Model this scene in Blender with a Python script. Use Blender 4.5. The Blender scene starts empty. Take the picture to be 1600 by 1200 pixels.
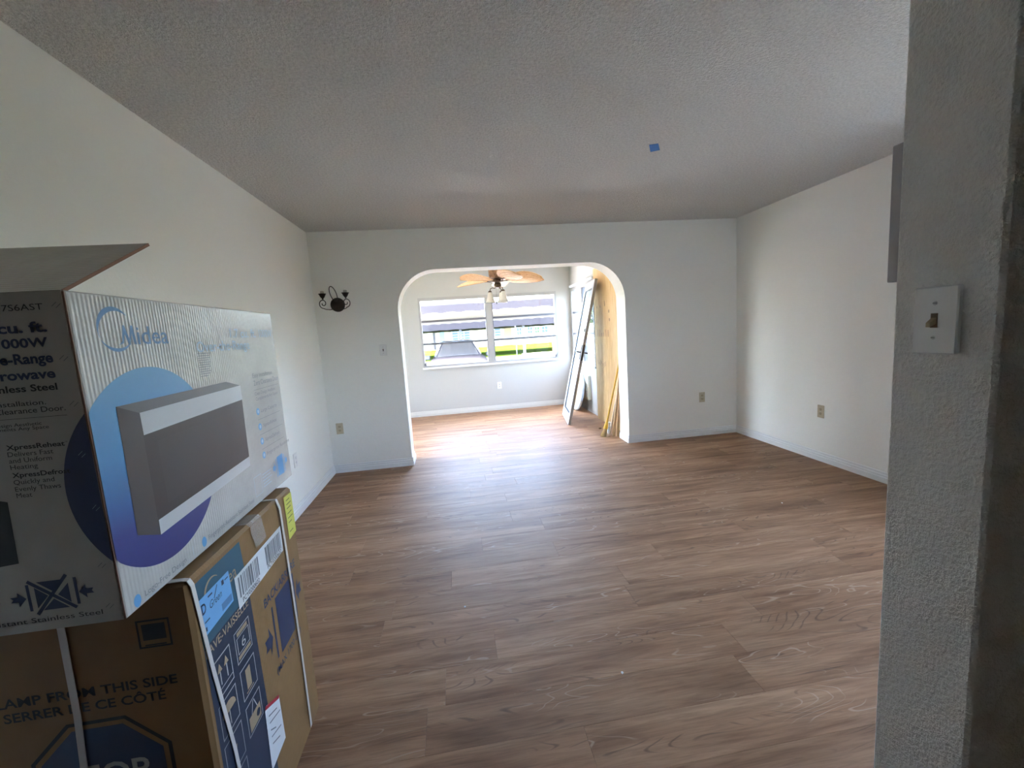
import bpy, bmesh, math, random
from mathutils import Vector, Matrix
random.seed(7)
S = bpy.context.scene
C = S.collection
PI = math.pi

# ------------------------------------------------------------------ camera
H_CAM = 1.359
f_px = 663.5
yaw, pit, rol = 0.1296, -0.1247, -0.0649
fw = Vector((math.sin(yaw)*math.cos(pit), math.cos(yaw)*math.cos(pit), math.sin(pit)))
r0 = Vector((math.cos(yaw), -math.sin(yaw), 0)); u0 = r0.cross(fw)
rt = math.cos(rol)*r0 + math.sin(rol)*u0
up = -math.sin(rol)*r0 + math.cos(rol)*u0
cam_d = bpy.data.cameras.new('camera')
cam_d.sensor_fit = 'HORIZONTAL'; cam_d.sensor_width = 36.0
cam_d.lens = 36.0*f_px/1600.0
cam_d.clip_start = 0.02; cam_d.clip_end = 500
cam = bpy.data.objects.new('camera', cam_d); C.objects.link(cam)
m = Matrix.Identity(4)
for i in range(3):
    m[i][0] = rt[i]; m[i][1] = up[i]; m[i][2] = -fw[i]
m[0][3], m[1][3], m[2][3] = 0, 0, H_CAM
cam.matrix_world = m
S.camera = cam

# ------------------------------------------------------------------ world, sun, exposure
SUN_DIR = Vector((-0.38, 0.05, 0.90)).normalized()      # towards the sun
w = bpy.data.worlds.new('world'); S.world = w
try: w.use_nodes = True
except Exception: pass
nt = w.node_tree; nt.nodes.clear()
sky = nt.nodes.new('ShaderNodeTexSky'); sky.sky_type = 'NISHITA'
sky.sun_disc = False; sky.sun_elevation = math.asin(SUN_DIR.z)
sky.sun_rotation = math.atan2(SUN_DIR.x, SUN_DIR.y)
sky.air_density = 0.8; sky.dust_density = 4.0; sky.ozone_density = 1.0
bg = nt.nodes.new('ShaderNodeBackground'); bg.inputs[1].default_value = 2.2
wo = nt.nodes.new('ShaderNodeOutputWorld')
nt.links.new(sky.outputs[0], bg.inputs[0]); nt.links.new(bg.outputs[0], wo.inputs[0])
sd = bpy.data.lights.new('sun', 'SUN'); sd.energy = 5.0; sd.angle = 0.01; sd.color = (1, 0.94, 0.83)
so = bpy.data.objects.new('sun', sd); C.objects.link(so)
so.rotation_euler = (-SUN_DIR).to_track_quat('-Z', 'Y').to_euler(); so.location = (0, 0, 20)
S.view_settings.view_transform = 'Standard'; S.view_settings.look = 'None'
S.view_settings.gamma = 1.0; S.view_settings.use_curve_mapping = False
S.view_settings.exposure = 2.72
try:
    S.cycles.max_bounces = 14; S.cycles.diffuse_bounces = 9; S.cycles.glossy_bounces = 5
    S.cycles.transparent_max_bounces = 16
    S.cycles.sample_clamp_indirect = 8
except Exception: pass

# ------------------------------------------------------------------ room numbers
XL, XR, YF, H = -1.342, 3.232, 4.528, 2.44
AL, AR, YB = -0.537, 1.901, 4.780        # arch sides, back face of the arch wall
SFY, SRX, SLX = 7.30, 2.07, -2.30        # sunroom far wall, right wall, left wall
NX, NY0, NY1 = 0.85, 0.5615, 0.7278      # end of the near wall
KY = -2.6                                # back of the kitchen

# ------------------------------------------------------------------ materials
MATS = {}
def mat(name, col, rough=0.6, metal=0.0, spec=0.5, **kw):
    if name in MATS: return MATS[name]
    mt = bpy.data.materials.new(name); mt.use_nodes = True
    b = mt.node_tree.nodes['Principled BSDF']
    b.inputs['Base Color'].default_value = (*col, 1); b.inputs['Roughness'].default_value = rough
    b.inputs['Metallic'].default_value = metal; b.inputs['Specular IOR Level'].default_value = spec
    for k, v in kw.items(): b.inputs[k.replace('_', ' ')].default_value = v
    MATS[name] = mt
    return mt
def N(mt, t, **kw):
    n = mt.node_tree.nodes.new(t)
    for k, v in kw.items(): setattr(n, k, v)
    return n
def L(mt, a, b): mt.node_tree.links.new(a, b)
def bsdf(mt): return mt.node_tree.nodes['Principled BSDF']
def coords(mt, scale=(1, 1, 1), kind='Object'):
    tc = N(mt, 'ShaderNodeTexCoord'); mp = N(mt, 'ShaderNodeMapping'); mp.inputs['Scale'].default_value = scale
    L(mt, tc.outputs[kind], mp.inputs['Vector']); return mp.outputs['Vector']
def noise(mt, vec, scale, detail=3, rough=0.55, dist=0.0):
    n = N(mt, 'ShaderNodeTexNoise'); n.inputs['Scale'].default_value = scale; n.inputs['Detail'].default_value = detail
    n.inputs['Roughness'].default_value = rough; n.inputs['Distortion'].default_value = dist
    L(mt, vec, n.inputs['Vector']); return n.outputs['Fac']
def ramp(mt, fac, stops):
    r = N(mt, 'ShaderNodeValToRGB'); e = r.color_ramp.elements
    while len(e) < len(stops): e.new(0.5)
    for el, (p, c) in zip(e, stops): el.position = p; el.color = (*c, 1) if len(c) == 3 else c
    L(mt, fac, r.inputs['Fac']); return r.outputs['Color']
def bump(mt, fac, strength, dist):
    b = N(mt, 'ShaderNodeBump'); b.inputs['Strength'].default_value = strength; b.inputs['Distance'].default_value = dist
    L(mt, fac, b.inputs['Height']); L(mt, b.outputs['Normal'], bsdf(mt).inputs['Normal'])
def mixc(mt, fac, a, b, mode='MIX'):
    n = N(mt, 'ShaderNodeMix', data_type='RGBA', blend_type=mode)
    for s, v in ((n.inputs[0], fac), (n.inputs[6], a), (n.inputs[7], b)):
        if hasattr(v, 'links'): L(mt, v, s)
        else: s.default_value = v if isinstance(v, (int, float)) else (*v, 1)
    return n.outputs[2]

def wall_material(name, col, strength, dist, scale):
    mt = mat(name, col, 0.75, spec=0.3)
    v = coords(mt); f = noise(mt, v, scale, 4, 0.6)
    bump(mt, ramp(mt, f, [(0.40, (0, 0, 0)), (0.62, (1, 1, 1))]), strength, dist)
    return mt
M_WALL = wall_material('painted_wall', (0.87, 0.87, 0.825), 0.10, 0.003, 60)
M_NEAR = wall_material('orange_peel_wall', (0.90, 0.89, 0.84), 0.8, 0.004, 120)
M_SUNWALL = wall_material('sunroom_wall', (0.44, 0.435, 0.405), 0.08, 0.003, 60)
def ceiling_material():
    mt = mat('popcorn_ceiling', (0.66, 0.655, 0.64), 0.95, spec=0.1)
    v = coords(mt)
    f1 = noise(mt, v, 75, 3, 0.65); f2 = noise(mt, v, 190, 2, 0.6)
    mm = N(mt, 'ShaderNodeMath', operation='MULTIPLY_ADD'); mm.inputs[1].default_value = 0.45
    L(mt, f2, mm.inputs[0]); L(mt, f1, mm.inputs[2])
    r = ramp(mt, mm.outputs[0], [(0.50, (0, 0, 0)), (0.95, (1, 1, 1))])
    bump(mt, r, 1.0, 0.013)
    c = mixc(mt, r, (0.74, 0.745, 0.715), (0.97, 0.97, 0.94))
    L(mt, c, bsdf(mt).inputs['Base Color'])
    return mt
M_CEIL = ceiling_material()
M_TRIM = mat('white_trim_paint', (0.80, 0.82, 0.82), 0.38)

def plank_material():
    mt = mat('vinyl_plank', (0.3, 0.2, 0.14), 0.36, spec=0.17)
    tc = N(mt, 'ShaderNodeTexCoord'); oi = N(mt, 'ShaderNodeObjectInfo')
    ad = N(mt, 'ShaderNodeVectorMath', operation='MULTIPLY_ADD')
    cx = N(mt, 'ShaderNodeCombineXYZ')
    for i in range(3): L(mt, oi.outputs['Random'], cx.inputs[i])
    ad.inputs[1].default_value = (37, 61, 13)
    L(mt, cx.outputs[0], ad.inputs[0]); L(mt, tc.outputs['Object'], ad.inputs[2])
    mp = N(mt, 'ShaderNodeMapping'); mp.inputs['Scale'].default_value = (0.9, 7.5, 1); L(mt, ad.outputs[0], mp.inputs['Vector'])
    big = noise(mt, mp.outputs[0], 1.5, 3, 0.55, 0.6)
    mp2 = N(mt, 'ShaderNodeMapping'); mp2.inputs['Scale'].default_value = (2.2, 34, 1); L(mt, ad.outputs[0], mp2.inputs['Vector'])
    fine = noise(mt, mp2.outputs[0], 2.4, 5, 0.65, 0.9)
    # cathedral grain: bands of a stretched, distorted noise
    mp3 = N(mt, 'ShaderNodeMapping'); mp3.inputs['Scale'].default_value = (1.0, 5.0, 1); L(mt, ad.outputs[0], mp3.inputs['Vector'])
    g = noise(mt, mp3.outputs[0], 1.1, 1.5, 0.5, 0.25)
    ml = N(mt, 'ShaderNodeMath', operation='MULTIPLY'); ml.inputs[1].default_value = 190; L(mt, g, ml.inputs[0])
    sn = N(mt, 'ShaderNodeMath', operation='SINE'); L(mt, ml.outputs[0], sn.inputs[0])
    gr = ramp(mt, sn.outputs[0], [(0.78, (0, 0, 0)), (0.99, (1, 1, 1))])
    knot = noise(mt, mp.outputs[0], 2.3, 1, 0.5)
    km = ramp(mt, knot, [(0.56, (0, 0, 0)), (0.66, (1, 1, 1))])
    gm = N(mt, 'ShaderNodeMath', operation='MULTIPLY'); L(mt, gr, gm.inputs[0]); L(mt, km, gm.inputs[1])
    base = ramp(mt, big, [(0.28, (0.190, 0.098, 0.052)), (0.50, (0.31, 0.173, 0.097)), (0.74, (0.425, 0.260, 0.154))])
    fr = ramp(mt, fine, [(0.34, (0.74, 0.73, 0.72)), (0.60, (1.08, 1.08, 1.08))])
    c = mixc(mt, 0.85, base, fr, 'MULTIPLY')
    gm2 = N(mt, 'ShaderNodeMath', operation='MULTIPLY'); gm2.inputs[1].default_value = 0.55; L(mt, gm.outputs[0], gm2.inputs[0])
    c = mixc(mt, gm2.outputs[0], c, (0.085, 0.052, 0.036))
    # pale grain figures
    mp4 = N(mt, 'ShaderNodeMapping'); mp4.inputs['Scale'].default_value = (0.8, 4.0, 1); mp4.inputs['Location'].default_value = (5, 3, 0); L(mt, ad.outputs[0], mp4.inputs['Vector'])
    g4 = noise(mt, mp4.outputs[0], 1.3, 2.5, 0.55, 0.3)
    m4 = N(mt, 'ShaderNodeMath', operation='MULTIPLY'); m4.inputs[1].default_value = 120; L(mt, g4, m4.inputs[0])
    s4 = N(mt, 'ShaderNodeMath', operation='SINE'); L(mt, m4.outputs[0], s4.inputs[0])
    r4 = ramp(mt, s4.outputs[0], [(0.90, (0, 0, 0)), (1.0, (1, 1, 1))])
    k4 = ramp(mt, noise(mt, mp4.outputs[0], 1.9, 1, 0.5), [(0.54, (0, 0, 0)), (0.64, (1, 1, 1))])
    p4 = N(mt, 'ShaderNodeMath', operation='MULTIPLY'); L(mt, r4, p4.inputs[0]); L(mt, k4, p4.inputs[1])
    q4 = N(mt, 'ShaderNodeMath', operation='MULTIPLY'); q4.inputs[1].default_value = 0.45; L(mt, p4.outputs[0], q4.inputs[0])
    c = mixc(mt, q4.outputs[0], c, (0.56, 0.42, 0.31))
    va = N(mt, 'ShaderNodeMapRange'); va.inputs[3].default_value = 0.92; va.inputs[4].default_value = 1.08
    L(mt, oi.outputs['Random'], va.inputs[0])
    vc = N(mt, 'ShaderNodeVectorMath', operation='SCALE'); L(mt, c, vc.inputs[0]); L(mt, va.outputs[0], vc.inputs['Scale'])
    L(mt, vc.outputs[0], bsdf(mt).inputs['Base Color'])
    rr = ramp(mt, fine, [(0.3, (0.55, 0.55, 0.55)), (0.7, (0.45, 0.45, 0.45))]); L(mt, rr, bsdf(mt).inputs['Roughness'])
    bump(mt, fine, 0.08, 0.002)
    return mt
M_PLANK = plank_material()
M_UNDER = mat('subfloor', (0.10, 0.07, 0.05), 0.8)

M_ALU = mat('window_aluminium', (0.33, 0.325, 0.31), 0.5, 0.0)
M_ALUD = mat('window_rail_grey', (0.13, 0.13, 0.14), 0.5, 0.0)
def glass_material(name, tint=(0.97, 0.99, 0.98), refl=0.05):
    mt = bpy.data.materials.new(name); mt.use_nodes = True; MATS[name] = mt
    n = mt.node_tree.nodes; n.clear()
    o = n.new('ShaderNodeOutputMaterial'); t = n.new('ShaderNodeBsdfTransparent'); g = n.new('ShaderNodeBsdfGlossy')
    t.inputs[0].default_value = (*tint, 1); g.inputs['Roughness'].default_value = 0.03
    mx = n.new('ShaderNodeMixShader'); lw = n.new('ShaderNodeLayerWeight'); lw.inputs[0].default_value = 0.5
    pw = n.new('ShaderNodeMath'); pw.operation = 'POWER'; pw.inputs[1].default_value = 5.0
    mm = n.new('ShaderNodeMath'); mm.operation = 'MULTIPLY_ADD'; mm.inputs[1].default_value = 0.75; mm.inputs[2].default_value = refl*0.6
    L(mt, lw.outputs['Facing'], pw.inputs[0]); L(mt, pw.outputs[0], mm.inputs[0]); L(mt, mm.outputs[0], mx.inputs[0])
    L(mt, t.outputs[0], mx.inputs[1]); L(mt, g.outputs[0], mx.inputs[2]); L(mt, mx.outputs[0], o.inputs[0])
    return mt
M_GLASS = glass_material('window_glass')
M_DOORGLASS = mat('whitish_door_glass', (0.60, 0.66, 0.69), 0.28)  # pale pane, half plain surface and half translucent
_nt = M_DOORGLASS.node_tree; _o = _nt.nodes['Material Output']; _tr = _nt.nodes.new('ShaderNodeBsdfTranslucent'); _tr.inputs[0].default_value = (0.85, 0.92, 0.96, 1)
_mx = _nt.nodes.new('ShaderNodeMixShader'); _mx.inputs[0].default_value = 0.5
_nt.links.new(_nt.nodes['Principled BSDF'].outputs[0], _mx.inputs[1]); _nt.links.new(_tr.outputs[0], _mx.inputs[2]); _nt.links.new(_mx.outputs[0], _o.inputs[0])

M_BEIGE = mat('beige_plastic', (0.50, 0.44, 0.31), 0.45)
M_BEIGED = mat('beige_receptacle', (0.42, 0.36, 0.24), 0.45)
M_SLOT = mat('slot_black', (0.02, 0.02, 0.02), 0.6)
M_WHITEP = mat('white_plastic', (0.78, 0.78, 0.76), 0.3)
M_TOGGLE = mat('ivory_toggle', (0.42, 0.33, 0.20), 0.4)
M_SCREW = mat('screw_metal', (0.55, 0.55, 0.53), 0.35, 0.8)
M_BRONZE = mat('dark_bronze', (0.018, 0.012, 0.009), 0.5, 0.3)
M_BRONZE2 = mat('fan_bronze', (0.10, 0.06, 0.035), 0.4, 0.6)
M_SOCKET = mat('socket_ivory', (0.40, 0.38, 0.34), 0.4)

def carton_material(name, col, flute, rough, spec=0.5):
    mt = mat(name, col, rough, spec=spec)
    v = coords(mt)
    wv = N(mt, 'ShaderNodeTexWave', wave_type='BANDS', bands_direction='Y'); wv.inputs['Scale'].default_value = 34
    wv.inputs['Distortion'].default_value = 0.6; wv.inputs['Detail'].default_value = 1
    L(mt, v, wv.inputs['Vector'])
    big = noise(mt, v, 9, 3, 0.6)
    c = mixc(mt, 0.35, col, ramp(mt, big, [(0.3, tuple(x*0.75 for x in col)), (0.7, tuple(min(1, x*1.15) for x in col))]))
    L(mt, c, bsdf(mt).inputs['Base Color'])
    b1 = N(mt, 'ShaderNodeBump'); b1.inputs['Strength'].default_value = flute; b1.inputs['Distance'].default_value = 0.003
    L(mt, wv.outputs['Fac'], b1.inputs['Height'])
    b2 = N(mt, 'ShaderNodeBump'); b2.inputs['Strength'].default_value = 0.25; b2.inputs['Distance'].default_value = 0.01
    L(mt, big, b2.inputs['Height']); L(mt, b1.outputs[0], b2.inputs['Normal']); L(mt, b2.outputs[0], bsdf(mt).inputs['Normal'])
    return mt
M_WCARTON = carton_material('white_coated_carton', (0.49, 0.47, 0.435), 0.20, 0.25, 0.45)
M_KRAFT = carton_material('kraft_carton', (0.255, 0.143, 0.058), 0.05, 0.6, 0.35)
M_KRAFTIN = mat('kraft_inside', (0.22, 0.12, 0.08), 0.8)
M_INKBLUE = mat('ink_logo_blue', (0.13, 0.25, 0.42), 0.38)
M_INKNAVY = mat('ink_navy', (0.020, 0.035, 0.085), 0.45)
M_INKBLACK = mat('ink_black', (0.015, 0.015, 0.018), 0.5)
M_INKGREY = mat('ink_grey', (0.16, 0.17, 0.18), 0.45)
M_INKPALE = mat('ink_pale_blue', (0.33, 0.46, 0.58), 0.4)
M_INKICON = mat('ink_icon_blue', (0.10, 0.30, 0.55), 0.4)
M_SHADENAVY = mat('carton_navy_block', (0.022, 0.034, 0.062), 0.5)
M_TEAL = mat('carton_teal_block', (0.030, 0.100, 0.145), 0.5)
M_OVENBODY = mat('print_oven_grey', (0.052, 0.046, 0.046), 0.30)
M_OVENSIDE = mat('print_oven_side', (0.075, 0.068, 0.068), 0.30)
M_OVENTOP = mat('print_oven_top', (0.15, 0.145, 0.145), 0.36)
M_OVENSILVER = mat('print_oven_silver', (0.52, 0.52, 0.52), 0.34)
M_STICKB = mat('sticker_blue', (0.17, 0.40, 0.68), 0.45)
M_STICKW = mat('sticker_white', (0.70, 0.70, 0.70), 0.5)
M_STICKY = mat('sticker_yellow', (0.58, 0.56, 0.09), 0.5)
M_RED = mat('ink_red', (0.45, 0.03, 0.05), 0.5)
M_STRAP = mat('strap_white', (0.62, 0.57, 0.53), 0.4)
M_INKTAN = mat('kraft_line', (0.36, 0.26, 0.16), 0.6)
M_INKLINE = mat('pale_line', (0.36, 0.35, 0.33), 0.6)
def circle_print():
    mt = mat('print_blue_circle', (0.1, 0.2, 0.4), 0.36)
    tc = N(mt, 'ShaderNodeTexCoord'); sp = N(mt, 'ShaderNodeSeparateXYZ'); L(mt, tc.outputs['Object'], sp.inputs[0])
    mr = N(mt, 'ShaderNodeMapRange'); mr.inputs[1].default_value = 0.917; mr.inputs[2].default_value = 1.333
    L(mt, sp.outputs['Z'], mr.inputs[0])
    c = ramp(mt, mr.outputs[0], [(0.0, (0.030, 0.035, 0.155)), (0.25, (0.042, 0.058, 0.22)), (0.38, (0.055, 0.13, 0.32)), (0.6, (0.085, 0.26, 0.48)), (1.0, (0.16, 0.36, 0.55))])
    L(mt, c, bsdf(mt).inputs['Base Color']); return mt
M_CIRCLE = circle_print()
M_CIRCLEN = mat('print_navy_circle', (0.024, 0.034, 0.115), 0.4)

def clear_tape():
    mt = bpy.data.materials.new('clear_tape'); mt.use_nodes = True; n = mt.node_tree.nodes; n.clear()
    o = n.new('ShaderNodeOutputMaterial'); t = n.new('ShaderNodeBsdfTransparent'); g = n.new('ShaderNodeBsdfPrincipled')
    g.inputs['Base Color'].default_value = (0.6, 0.56, 0.52, 1); g.inputs['Roughness'].default_value = 0.12
    tc = n.new('ShaderNodeTexCoord'); nz = n.new('ShaderNodeTexNoise'); nz.inputs['Scale'].default_value = 60
    L(mt, tc.outputs['Object'], nz.inputs['Vector'])
    bp = n.new('ShaderNodeBump'); bp.inputs['Strength'].default_value = 0.7; bp.inputs['Distance'].default_value = 0.004
    L(mt, nz.outputs['Fac'], bp.inputs['Height']); L(mt, bp.outputs[0], g.inputs['Normal'])
    mx = n.new('ShaderNodeMixShader'); mx.inputs[0].default_value = 0.35
    L(mt, t.outputs[0], mx.inputs[1]); L(mt, g.outputs[0], mx.inputs[2]); L(mt, mx.outputs[0], o.inputs[0]); return mt
M_TAPE = clear_tape()
M_BLUETAPE = mat('painters_tape_blue', (0.030, 0.17, 0.50), 0.6)

def wood(name, c1, c2, sc, axis_scale, rough=0.6):
    mt = mat(name, c1, rough, spec=0.3); v = coords(mt, axis_scale)
    f = noise(mt, v, sc, 4, 0.6, 1.2)
    L(mt, ramp(mt, f, [(0.32, c1), (0.68, c2)]), bsdf(mt).inputs['Base Color']); bump(mt, f, 0.1, 0.002); return mt
M_PLY = wood('plywood', (0.47, 0.29, 0.115), (0.66, 0.45, 0.22), 3.2, (9, 9, 1.0))
M_STICK = wood('raw_stick_wood', (0.48, 0.30, 0.15), (0.62, 0.44, 0.26), 8, (9, 9, 1.5))
M_STICKP = wood('pale_stick_wood', (0.62, 0.50, 0.38), (0.75, 0.66, 0.54), 8, (9, 9, 1.5))
M_KNOT = mat('plywood_knot', (0.14, 0.07, 0.03), 0.7)
M_STAMP = mat('plywood_stamp', (0.30, 0.19, 0.09), 0.7)
M_BLADE = wood('palm_blade', (0.66, 0.36, 0.15), (0.82, 0.54, 0.28), 5, (6, 6, 6), 0.55)
def wicker():
    mt = mat('wicker_brown', (0.2, 0.1, 0.05), 0.7); v = coords(mt)
    f = noise(mt, v, 55, 3, 0.7)
    L(mt, ramp(mt, f, [(0.35, (0.10, 0.05, 0.025)), (0.65, (0.42, 0.26, 0.15))]), bsdf(mt).inputs['Base Color']); bump(mt, f, 0.5, 0.01); return mt
M_WICKER = wicker()
M_SHADE = mat('frosted_glass_shade', (0.78, 0.77, 0.70), 0.35, Transmission_Weight=0.25)
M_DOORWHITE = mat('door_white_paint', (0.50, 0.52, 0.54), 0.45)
M_DOOREDGE = mat('door_edge_grey', (0.24, 0.22, 0.20), 0.55)
M_GASKET = mat('dark_gasket', (0.05, 0.06, 0.075), 0.5)
M_HANDLE = mat('dark_handle', (0.05, 0.04, 0.035), 0.4, 0.6)
M_HEATER = mat('heater_beige', (0.72, 0.69, 0.55), 0.45)
M_HEATERW = mat('heater_pale', (0.74, 0.75, 0.70), 0.45)
M_RIM = mat('pale_blue_rim', (0.60, 0.68, 0.74), 0.4)
M_TANDISC = mat('tan_board', (0.62, 0.44, 0.30), 0.6)
M_YELLOW = mat('broom_yellow', (0.58, 0.34, 0.02), 0.5)
M_BRISTLE = mat('broom_bristle', (0.50, 0.35, 0.16), 0.8)
M_BRUSHW = mat('white_brush', (0.74, 0.74, 0.72), 0.5)

# exterior
def grass_material():
    mt = mat('lawn', (0.05, 0.1, 0.02), 0.9, spec=0.0); v = coords(mt)
    f = noise(mt, v, 1.3, 5, 0.65)
    L(mt, ramp(mt, f, [(0.3, (0.018, 0.030, 0.003)), (0.7, (0.028, 0.042, 0.006))]), bsdf(mt).inputs['Base Color']); return mt
M_GRASS = grass_material()
M_DRIVE = mat('driveway_bounce', (0.42, 0.42, 0.44), 0.9, spec=0.1)
M_FASCIA = mat('fascia_mauve', (0.028, 0.025, 0.027), 0.7, spec=0.0)
M_SOFFIT = mat('soffit_cream', (0.62, 0.57, 0.44), 0.7, spec=0.0)
M_CREAM = mat('stucco_cream', (0.26, 0.235, 0.15), 0.85, spec=0.0)
M_CREAM2 = mat('stucco_pale', (0.20, 0.19, 0.16), 0.85, spec=0.0)
M_ROOFPALE = mat('roof_pale', (0.026, 0.031, 0.034), 0.8, spec=0.0)
M_PANEFAR = mat('far_pane', (0.045, 0.06, 0.07), 0.25, spec=0.1)
M_PANEGREEN = mat('far_pane_green_reflection', (0.05, 0.085, 0.035), 0.3, spec=0.1)  # green reflection painted into the pane colour
M_FARFRAME = mat('far_frame_white', (0.3, 0.3, 0.29), 0.6, spec=0.1)
M_FARDOOR = mat('far_door_grey', (0.08, 0.10, 0.11), 0.5, spec=0.1)
M_FARDARK = mat('far_door_dark', (0.035, 0.03, 0.03), 0.5, spec=0.1)
M_FARTAN = mat('far_screen_tan', (0.12, 0.085, 0.045), 0.7, spec=0.1)
M_POSTW = mat('post_white', (0.10, 0.10, 0.10), 0.6, spec=0.0)
M_POSTG = mat('post_grey', (0.07, 0.07, 0.075), 0.6, spec=0.1)
M_BRICK = mat('brick_pink', (0.12, 0.065, 0.045), 0.85, spec=0.1)
M_BRICKY = mat('brick_yellow', (0.20, 0.16, 0.07), 0.85, spec=0.1)
M_MORTAR = mat('mortar', (0.18, 0.16, 0.13), 0.9, spec=0.1)
M_CAR = mat('car_silver', (0.024, 0.022, 0.024), 0.25, spec=0.0)
M_CARGLASS = mat('car_glass', (0.022, 0.024, 0.028), 0.08)
M_CARBLACK = mat('car_black', (0.012, 0.012, 0.012), 0.6)
M_CARLIGHT = mat('car_lamp', (0.3, 0.3, 0.3), 0.15)
M_TYRE = mat('tyre', (0.012, 0.012, 0.012), 0.9)
M_LEAF = mat('shrub_leaf', (0.022, 0.050, 0.010), 0.7)
M_BARK = mat('bark', (0.06, 0.045, 0.03), 0.9)
M_STUCCO_OUT = mat('outer_stucco', (0.40, 0.37, 0.31), 0.9, spec=0.1)

# ------------------------------------------------------------------ helpers
def obj(name, bm, material=None, parent=None, smooth=False):
    me = bpy.data.meshes.new(name)
    if isinstance(bm, bpy.types.Mesh): me = bm
    else:
        bmesh.ops.recalc_face_normals(bm, faces=bm.faces[:]); bm.to_mesh(me); bm.free()
    if smooth:
        for p in me.polygons: p.use_smooth = True
    o = bpy.data.objects.new(name, me); C.objects.link(o)
    if material: 
        me.materials.clear(); me.materials.append(material)
    if parent: o.parent = parent
    return o
def tag(o, label, cat, group=None, kind=None):
    o['label'] = label; o['category'] = cat
    if group: o['group'] = group
    if kind: o['kind'] = kind
    return o
def struct(o, label=None, cat=None):
    o['kind'] = 'structure'
    if label: o['label'] = label
    if cat: o['category'] = cat
    return o
def empty(name, loc=(0, 0, 0), rz=0.0):
    o = bpy.data.objects.new(name, None); o.empty_display_size = 0.1
    o.location = loc; o.rotation_euler = (0, 0, rz); C.objects.link(o); return o
def thing(name, label, cat, loc=(0, 0, 0), rz=0.0, group=None):
    return tag(empty(name, loc, rz), label, cat, group)
def B(): return bmesh.new()
def box(bm, lo, hi, mtx=None, bev=0.0):
    x0, y0, z0 = lo; x1, y1, z1 = hi
    vs = [bm.verts.new(c) for c in ((x0,y0,z0),(x1,y0,z0),(x1,y1,z0),(x0,y1,z0),(x0,y0,z1),(x1,y0,z1),(x1,y1,z1),(x0,y1,z1))]
    fs = [bm.faces.new([vs[i] for i in q]) for q in ((3,2,1,0),(4,5,6,7),(0,1,5,4),(1,2,6,5),(2,3,7,6),(3,0,4,7))]
    if bev:
        es = list({e for f in fs for e in f.edges})
        r = bmesh.ops.bevel(bm, geom=es, offset=bev, segments=1, affect='EDGES', profile=0.5)
        if mtx:
            vv = {v for f in r['faces'] for v in f.verts}
            bmesh.ops.transform(bm, matrix=mtx, verts=list(vv))
    elif mtx: bmesh.ops.transform(bm, matrix=mtx, verts=vs)
    return bm
def bx(lo, hi, bev=0.0): return box(B(), lo, hi, None, bev)
def tube(bm, pts, rad, seg=8, closed=False, cap=True):
    pts = [Vector(p) for p in pts]; n = len(pts); rings = []
    prev = None
    for i, p in enumerate(pts):
        a = pts[(i-1) % n] if (closed or i > 0) else p
        b = pts[(i+1) % n] if (closed or i < n-1) else p
        t = (b-a).normalized()
        if prev is None:
            q = Vector((0, 0, 1)) if abs(t.z) < 0.9 else Vector((1, 0, 0)); s = t.cross(q).normalized()
        else:
            s = (prev - t*prev.dot(t)).normalized()
        prev = s; v = t.cross(s)
        r = rad[i] if isinstance(rad, (list, tuple)) else rad
        rings.append([bm.verts.new(p + r*(math.cos(2*PI*k/seg)*s + math.sin(2*PI*k/seg)*v)) for k in range(seg)])
    for i in range(n if closed else n-1):
        A, D = rings[i], rings[(i+1) % n]
        for k in range(seg): bm.faces.new((A[k], A[(k+1) % seg], D[(k+1) % seg], D[k]))
    if cap and not closed:
        bm.faces.new(rings[0][::-1]); bm.faces.new(rings[-1])
    return bm
def lathe(bm, prof, seg=24, mtx=None, cap=True):
    rings = []
    for r, z in prof:
        rings.append([bm.verts.new((r*math.cos(2*PI*k/seg), r*math.sin(2*PI*k/seg), z)) for k in range(seg)])
    for A, D in zip(rings, rings[1:]):
        for k in range(seg): bm.faces.new((A[k], A[(k+1) % seg], D[(k+1) % seg], D[k]))
    if cap:
        bm.faces.new(rings[0][::-1]); bm.faces.new(rings[-1])
    if mtx: bmesh.ops.transform(bm, matrix=mtx, verts=[v for r in rings for v in r])
    return bm
def prism(bm, poly, fn0, fn1):
    a = [bm.verts.new(fn0(p)) for p in poly]; b = [bm.verts.new(fn1(p)) for p in poly]; n = len(poly)
    bm.faces.new(a); bm.faces.new(b[::-1])
    for i in range(n): bm.faces.new((a[i], b[i], b[(i+1) % n], a[(i+1) % n]))
    return bm
def dup(o, parent=None):
    c = o.copy(); C.objects.link(c); c.parent = parent
    for ch in list(o.children): dup(ch, c)
    return c
def wall_with_holes(bm, axis, at0, at1, a0, a1, z0, z1, holes):
    """boxes around rectangular holes (ha0, ha1, hz0, hz1), all in one wall"""
    hs = sorted(holes); cur = a0
    def bb(p0, p1, q0, q1):
        if p1-p0 < 1e-5 or q1-q0 < 1e-5: return
        if axis == 'y': box(bm, (p0, at0, q0), (p1, at1, q1))
        else: box(bm, (at0, p0, q0), (at1, p1, q1))
    for ha0, ha1, hz0, hz1 in hs:
        bb(cur, ha0, z0, z1); bb(ha0, ha1, z0, hz0); bb(ha0, ha1, hz1, z1); cur = ha1
    bb(cur, a1, z0, z1); return bm

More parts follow.
